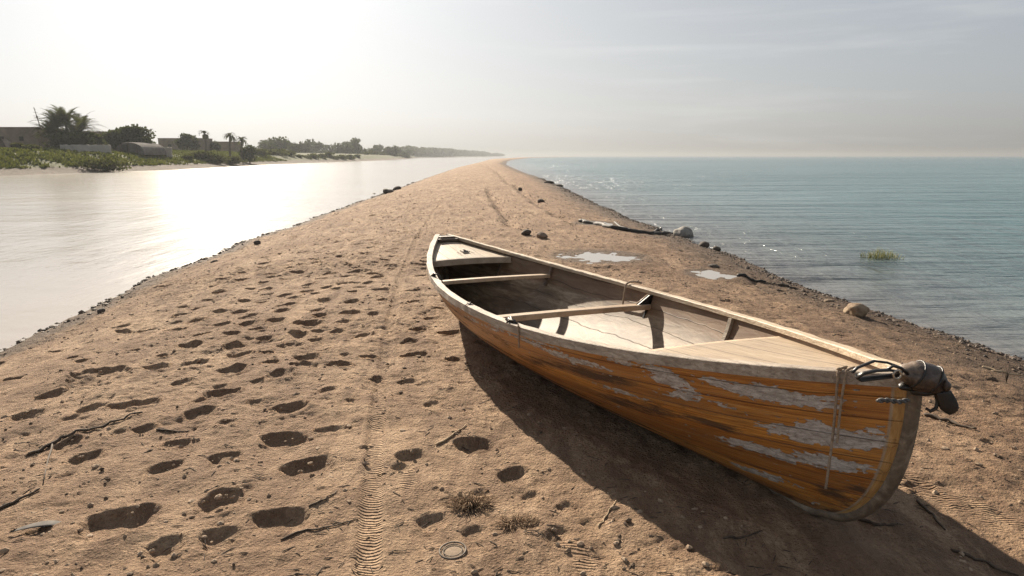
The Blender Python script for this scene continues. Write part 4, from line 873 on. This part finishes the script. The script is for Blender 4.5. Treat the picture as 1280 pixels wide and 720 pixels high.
def make_tree(w_, h, seed, lab, grp, n_=1500, mat=None, name='tree', low=.15, size=.32):
    rnd = np.random.RandomState(seed); root = empty(name); tag(root, lab, 'tree' if name == 'tree' else 'bush', grp); lobes = []
    for k in range(9):
        a = rnd.uniform(0, 6.28); q_ = rnd.uniform(.1, .72); z = h*rnd.uniform(low+.22, .80); r = rnd.uniform(.20, .34)*w_; lobes.append((q_*w_/2*math.cos(a), q_*w_/2*math.sin(a), z, r, r, r*.62*min(1, h/w_*1.2)))
    lobes.append((0, 0, h*.62, w_*.30, w_*.3, h*.34)); lobes.append((0, 0, h*(low+.22), w_*.38, w_*.38, h*.22))
    Vl, Fl = leaves(lobes, n_, size, rnd); Vl[:, 2] = np.maximum(Vl[:, 2], .02); o = mesh_np('crown', Vl, Fl, mat or M_lf, root, smooth=False)
    mb = MB(); th = h*.55; mb.tube([(0,0,-.2), (.03*h,0,th*.4), (0,.04*h,th)], [w_*.035, w_*.026, w_*.012], 8)
    for k in range(5):
        a = k*1.3+rnd.uniform(0,.5); z = th*rnd.uniform(.45,.9); mb.tube([(0,0,z), (w_*.14*math.cos(a), w_*.14*math.sin(a), z+h*.12), (w_*.28*math.cos(a), w_*.28*math.sin(a), z+h*.2)], [w_*.014, w_*.010, w_*.004], 5)
    mb.build('trunk', M_tk, root); return root
def make_palm(h, cr, nf, seed, lab, grp, erect=.5):
    rnd = random.Random(seed); root = empty('palm_tree'); tag(root, lab, 'palm', grp); mb = MB(); pts = []; rs = []
    for i in range(12): f_ = i/11; pts.append((.05*h*f_*f_, .02*h*math.sin(f_*3), -.2+(h+.2)*f_)); rs.append((.24-.07*f_)*(1+.10*(i % 2)))
    mb.tube(pts, rs, 8); mb.build('trunk', M_tk, root); top = Vector(pts[-1]); mb = MB()
    for k in range(nf):
        a = 2*PI*k/nf*2.4+rnd.uniform(-.2,.2); el = math.radians(rnd.uniform(-15, 82)) if erect < .6 else math.radians(rnd.uniform(15, 85)); Lf = cr*rnd.uniform(.8, 1.1); p = top.copy(); rach = []; e = el
        for i in range(11): rach.append(p.copy()); p = p+Vector((math.cos(a)*math.cos(e), math.sin(a)*math.cos(e), math.sin(e)))*(Lf/10); e -= math.radians(9 if erect < .6 else 5)*(1+.1*i)
        mb.tube(rach, [.035*(1-.07*i) for i in range(11)], 4)
        for i in range(1, 11):
            for hf in (0, .33, .66):
                if i == 10 and hf: continue
                c = rach[i].lerp(rach[min(10, i+1)], hf); t = (rach[i]-rach[i-1]).normalized(); sd_ = t.cross(Vector((0,0,1))).normalized(); l_ = cr*.17*math.sin(PI*min(1, (i+hf)/11+.06))**.6+.04
                for s_ in (-1, 1):
                    tip = c+(sd_*s_*.75+t*.65+Vector((0,0,.12)))*l_+Vector((0,0,-.10*l_)); wv = t*.05; mb.add([c-wv, c+wv, tip+wv*.2, tip-wv*.2], [(0,1,2,3)])
    mb.build('fronds', M_pf, root, smooth=False); return root
def put(o, px, Y, s=1.0, dz=0, rz=None, z=None):
    x = (px-640)/F*Y; x = x*1.0; zz_ = bz(x, Y) if z is None else z; o.location = (x, Y, zz_+dz); o.scale = (s, s, s); o.rotation_euler = (0, 0, R3.uniform(0, 6.28) if rz is None else rz); return o
# the near group on the left
def wallmat(name, a, b_): return simple(name, a, b_, .8, .95, .05, 3)
M_mud = wallmat('mud_plaster', (.16,.12,.085), (.27,.205,.15)); M_wh = wallmat('whitewash', (.30,.27,.23), (.48,.44,.38)); M_dkb = simple('dark_opening', (.02,.018,.015), (.04,.033,.028), 3, .9)
def house(px0, px1, ytop, Y, dep, lab, mat, openings, par=.35, steps=()):
    x0 = (px0-640)/F*Y; x1 = (px1-640)/F*Y; zt = at(0, ytop, Y).z; zb = min(bz(x0, Y), bz(x1, Y))-.5; root = empty('mud_house' if mat is M_mud else 'low_house', ((x0+x1)/2, Y+dep/2, zb)); tag(root, lab, 'building'); W_ = x1-x0; H_ = zt-zb
    mb = MB(); mb.box((0, 0, H_/2), (W_, dep, H_)); mb.build('walls', mat, root, smooth=False, bevel=.08)
    mb = MB()
    for (cx_, cy_, sx_, sy_) in ((0,-dep/2+.12,W_+.1,.28),(0,dep/2-.12,W_+.1,.28),(-W_/2+.12,0,.28,dep-.6),(W_/2-.12,0,.28,dep-.6)): mb.box((cx_, cy_, H_+par/2), (sx_, sy_, par))
    for q0, q1, hh_ in steps: mb.box((W_*(q0+q1)/2, dep*.1, H_+hh_/2), (W_*(q1-q0), dep*.6, hh_))
    mb.build('roof', mat, root, smooth=False, bevel=.05)
    for (qx, qz, ow, oh, nm) in openings:
        ob = MB(); ob.box((W_*qx, -dep/2-.004, qz), (ow, .06, oh)); ob.build(nm, M_dkb, root, smooth=False)
    return root
house(-90, 60, 161, 122, 7, 'long flat roofed mud house at the far left of the bank', M_mud, [(-.05, 1.5, .9, 2.0, 'door'), (.2, 2.1, .7, .7, 'window'), (.36, 2.1, .7, .7, 'window')], .3, [(.02,.16,.35)])
house(56, 140, 166, 150, 6, 'brown mud house behind the big palm clump', M_mud, [(.2, 2.0, .8, .8, 'window')], .3)
house(206, 262, 174, 200, 6, 'low brown walled house behind the greenhouse', M_mud, [(.1, 2.0, .9, 1.9, 'door'), (-.25, 2.2, .8, .7, 'window')], .3)
house(262, 300, 178, 215, 6, 'farthest mud house by the pair of slender palms', M_mud, [(-.2, 2.0, .8, .8, 'window')], .25)
# pale broken compound wall
def wall(px0, px1, ytop, Y, lab, mat, breaks, thick=.35, slope=0):
    x0 = (px0-640)/F*Y; x1 = (px1-640)/F*Y; zt = at(0, ytop, Y).z; mb = MB(); K = 26; secs = []
    for i in range(K+1):
        f_ = i/K; x = x0+(x1-x0)*f_; yy_ = Y+slope*f_; zb = bz(x, yy_)-.4; z1 = zt-breaks*(.5+.5*math.sin(i*1.7))*(.6+.4*math.sin(i*.53)); secs.append([Vector((x, yy_-thick/2, zb)), Vector((x, yy_+thick/2, zb)), Vector((x, yy_+thick/2, z1)), Vector((x, yy_-thick/2, z1))])
    mb.ribbon(secs); return tag(mb.build('garden_wall', mat, smooth=False), lab, 'wall')
wall(86, 134, 180.5, 112, 'pale plastered wall standing below the big palm clump', M_wh, .12, slope=3)
wall(52, 86, 188, 108, 'low pale wall left of the taller plastered wall', M_wh, .1)
wall(192, 222, 184, 135, 'low whitish wall right of the arched greenhouse', M_wh, .2)
wall(222, 246, 190, 160, 'crumbling grey wall beyond the greenhouse', M_mud, .25)
# arched greenhouse
gx0, gx1 = (151-640)/F*124, (188-640)/F*124; gz = bz((gx0+gx1)/2, 124)-.1; gh = at(0, 178, 124).z-gz; root = empty('greenhouse', ((gx0+gx1)/2, 124, gz)); tag(root, 'grey arched greenhouse with ribbed cover in front of the dense square tree', 'greenhouse')
hw_ = (gx1-gx0)/2; mb = MB(); secs = []
for i in range(33):
    y_ = -0+8*i/32; secs.append([Vector((hw_*math.cos(a), y_, gh*math.sin(a)**.8*(1+.02*(i % 2)))) for a in np.linspace(0.0001, PI-.0001, 17)])
mb.ribbon(secs, closed=False); k = 17; mb.add([p_ for p_ in secs[0]], [tuple(range(17))]); mb.add([p_ for p_ in secs[-1]], [tuple(range(17))[::-1]]); mb.build('cover', simple('ribbed_sheet', (.085,.075,.065), (.18,.16,.14), 1.5, 1.0), root, smooth=False)
for x in (-hw_*.55, 0, hw_*.55):
    mb = MB(); hx = gh*(1-(x/hw_)**2)**.4; mb.box((x, -.05, hx/2), (.09, .06, hx)); mb.build('frame_post', M_tk, root, smooth=False)
mb = MB(); mb.box((-.5*hw_*.55, -.035, .85), (hw_*.42, .05, 1.7)); mb.build('door', M_dkb, root, smooth=False)
# dark tent and mast
tx = (18-640)/F*102; tz = bz(tx, 102)-.1; root = empty('tent', (tx, 102, tz)); tag(root, 'small dark pointed tent on the grass at the far left', 'tent'); th_ = at(0, 174, 102).z-tz; mb = MB()
mb.add([(-1.2,-1.4,0),(1.2,-1.4,0),(1.2,1.4,0),(-1.2,1.4,0),(0,-.5,th_),(0,.5,th_)], [(0,1,4),(1,2,5,4),(2,3,5),(3,0,4,5),(3,2,1,0)]); mb.build('canvas', simple('dark_canvas', (.05,.035,.028), (.09,.065,.05), 2, .9), root, smooth=False)
mb = MB(); mb.tube([(0,-.6,th_-.1),(0,-.6,th_+.18)], .03, 6); mb.build('pole', M_tk, root)
mx = (46-640)/F*120; mz = at(0, 163, 120).z; root = empty('antenna_mast', (mx, 124, mz-.3)); tag(root, 'thin leaning antenna mast rising over the mud house roof', 'mast'); mh_ = at(0, 132, 120).z-mz+.3
mb = MB(); mb.tube([(0,0,0),(-.45,0,mh_*.5),(-.9,0,mh_)], [.085,.07,.045], 6); mb.build('pole', M_tk, root); mb = MB()
mb.rock((-.9*.63, 0, mh_*.63), .14, (1,1,1.5), R3, 2, .1); mb.build('junction_box', M_tk, root)
for f_, l_ in ((.93,.22),(.80,.35),(.66,.55),(.60,.4)):
    mb = MB(); mb.tube([(-.9*f_-l_,0,mh_*f_+.05),(-.9*f_+l_,0,mh_*f_-.05)], .028, 5); mb.build('aerial', M_tk, root)
# the palm clump
GP = 'date palms of the big clump'
for i, (px, Y, h, cr, nf, er, lab) in enumerate([(86,120,3.5,4.0,46,.8,'spreading date palm, leftmost of the big clump by the mud house'), (97,122,4.1,3.9,46,.8,'tallest date palm in the middle of the big clump'), (112,121,3.2,3.9,46,.8,'date palm with drooping fronds at the right of the big clump'), (104,118,1.6,3.6,44,.8,'low trunked date palm in front of the tallest palm of the big clump'), (76,119,2.3,3.4,38,.8,'short stemmed date palm fringing the clump on the mud house side')]):
    put(make_palm(h, cr, nf, 40+i, lab, GP, er), px, Y)
for i, (px, Y, w_, h, lab) in enumerate([(96,118.5,8.6,3.3,'broad dark bush filling the foot of the big palm clump'), (124,122,5,3.0,'dark bush between the palm clump and the square tree')]):
    put(make_tree(w_, h, 60+i, lab, None, 3200, M_lf, 'bush', .02, .30), px, Y)
for i, (px, Y, w_, h, lab) in enumerate([(158,132,5.6,4.4,'dense square topped tree behind the greenhouse'), (177,133,5.8,5.0,'taller dense tree at the right of the square topped one'), (190,131,3.6,3.2,'small dark tree closing the dense row by the low wall')]):
    put(make_tree(w_, h, 70+i, lab, 'dense trees behind the greenhouse', 3400, M_lf, 'tree', .05, .30), px, Y)
for i, (px, Y, h, cr, lab) in enumerate([(293,172,5.3,1.9,'slender palm, taller of the pair above the river bank'), (307,176,4.9,1.9,'slender palm beside the rounded tree'), (264,190,4.5,1.8,'small distant palm over the far mud house')]):
    put(make_palm(h, cr, 26, 50+i, lab, 'slender palms', .4), px, Y)
for i, (px, Y, w_, h, lab) in enumerate([(317,178,5.2,4.6,'rounded tree right of the pair of slender palms'), (238,186,4.2,4.8,'loose tree over the low brown house'), (250,188,3.6,4.2,'paler tree next to the loose tree over the low brown house'), (276,205,3.5,3.2,'low tree hiding the wall of the farthest mud house')]):
    put(make_tree(w_, h, 80+i, lab, 'loose trees by the slender palms', 1700, M_lf, 'tree', .08, .28), px, Y)
# shrubs near the water
BL = [(138,98.5,6.8,1.75,'wide dark bush hanging over the pale river edge'), (258,150,5.0,1.9,'dark bush at the left end of the middle thicket'), (276,152,5.6,2.3,'tallest bush of the middle thicket below the slender palms'), (294,158,4.5,1.8,'bush at the right end of the middle thicket'), (240,140,2.6,1.1,'small round bush beside the crumbling wall'), (30,103,2.6,.8,'low purple brown bush beside the tent'),(48,104,3,.8,'low brown bush below the mud house'), (208,140,3,1.0,'low bush in front of the whitish wall')]
for i, (px, Y, w_, h, lab) in enumerate(BL): put(make_tree(w_, h, 90+i, lab, 'bushes along the river bank', 1500, M_lf2, 'bush', .0, .22), px, Y)
# prototypes copied along the far bank
ptree = [make_tree(R3.uniform(5, 8), R3.uniform(5.5, 8), 120+i, 'x', 'trees of the far hazy row', 900, M_lf, 'tree', -.17, .55) for i in range(6)]
pbush = [make_tree(R3.uniform(5, 8), R3.uniform(2.2, 3.2), 130+i, 'x', 'bushes of the far bank', 500, M_lf2, 'bush', .0, .45) for i in range(4)]
def series(protos, spots, labf):
    used = set()
    for i, (px, Y, s) in enumerate(spots):
        k = i % len(protos); o = protos[k] if k not in used else copy_tree(protos[k]); used.add(k); o['label'] = labf(i, len(spots), px); put(o, px, Y, s, -.5)
sp = []; px = 334
while px < 516:
    Y = 300+(px-334)*1.6+R3.uniform(-25, 25)+R3.choice([0, 40, 90]); s = (1.6+ .75*math.sin(px*.11)**2)*R3.uniform(.45,.75); sp.append((px, Y, s)); px += R3.uniform(4, 8)
ordn = ['nearest','second','third','fourth','fifth','sixth','seventh','eighth','ninth','tenth','eleventh','twelfth','thirteenth','fourteenth','fifteenth','sixteenth','seventeenth','eighteenth','nineteenth','twentieth','twenty first','twenty second','twenty third','twenty fourth','twenty fifth','twenty sixth','twenty seventh','twenty eighth','twenty ninth','thirtieth','thirty first','thirty second','thirty third','thirty fourth','thirty fifth','thirty sixth','thirty seventh','thirty eighth','thirty ninth','fortieth']+['more distant']*40
series(ptree, sp, lambda i, n_, px: 'hazy tree, %s from the rounded tree along the far treeline' % ordn[i])
sp = []; px = 322
while px < 452:
    Y = np.interp(px, [322,400,440,452], [205,258,300,330])+R3.uniform(0, 8); sp.append((px, Y, R3.uniform(.55,.95))); px += R3.uniform(7, 11)
while px < 520: sp.append((px, np.interp(px, [452,520], [360,640])+R3.uniform(0, 20), R3.uniform(.8, 1.1))); px += R3.uniform(8, 12)
series(pbush, sp, lambda i, n_, px: 'low waterside bush, %s counting away from the middle thicket' % ordn[i])
# woods at the far end of the bank
rnd = np.random.RandomState(4); lob = []
for i in range(230):
    f_ = rnd.random(); px = 505+125*f_; Y = np.interp(px, [505,560,600,636], [900,1400,1900,2350])+rnd.uniform(-60, 60); h = (np.interp(px, [505,560,600,636], [12,14.5,13,6]))*rnd.uniform(.55, 1); x = (px-640)/F*Y; lob.append((x, Y, 1.5+h*.5, h*.8, h*.8, h*.5))
Vl, Fl = leaves(lob, 26000, 2.4, rnd); Vl[:, 2] = np.clip(Vl[:, 2], .0, 15.8); tag(mesh_np('far_woods', Vl, Fl, M_lf, smooth=False), 'faint strip of woods at the hazy far end of the bank', 'woods', kind='stuff')
# grass blades on the bank
rnd = np.random.RandomState(9); n_ = 46000; y = 66+150*rnd.random(n_)**1.2; d = 3.4+16*rnd.random(n_); x = SX(y)-d; k = noise(x*.35, y*.3)+.5*noise(x*1.2, y*1.2)+.35 > rnd.random(n_)*.45; x, y = x[k], y[k]; n_ = len(x); z = bank_z(x, y)
h = rnd.uniform(.12, .42, n_)*(1+.9*np.clip(noise(x*.5, y*.5), 0, 1)); a = rnd.uniform(0, 3.14, n_); w_ = rnd.uniform(.08, .20, n_); lx2 = rnd.normal(0, .12, n_)
V_ = np.stack([np.stack([x-np.cos(a)*w_, y-np.sin(a)*w_, z-.03], -1), np.stack([x+np.cos(a)*w_, y+np.sin(a)*w_, z-.03], -1), np.stack([x+np.cos(a)*w_*.3+lx2, y+np.sin(a)*w_*.3, z+h], -1), np.stack([x-np.cos(a)*w_*.5+lx2, y-np.sin(a)*w_*.5, z+h*.8], -1)], 1).reshape(-1, 3)
tag(mesh_np('bank_grass', V_, np.arange(n_*4).reshape(-1, 4), M_gl, smooth=False), 'rough green grass covering the far bank', 'grass', kind='stuff')
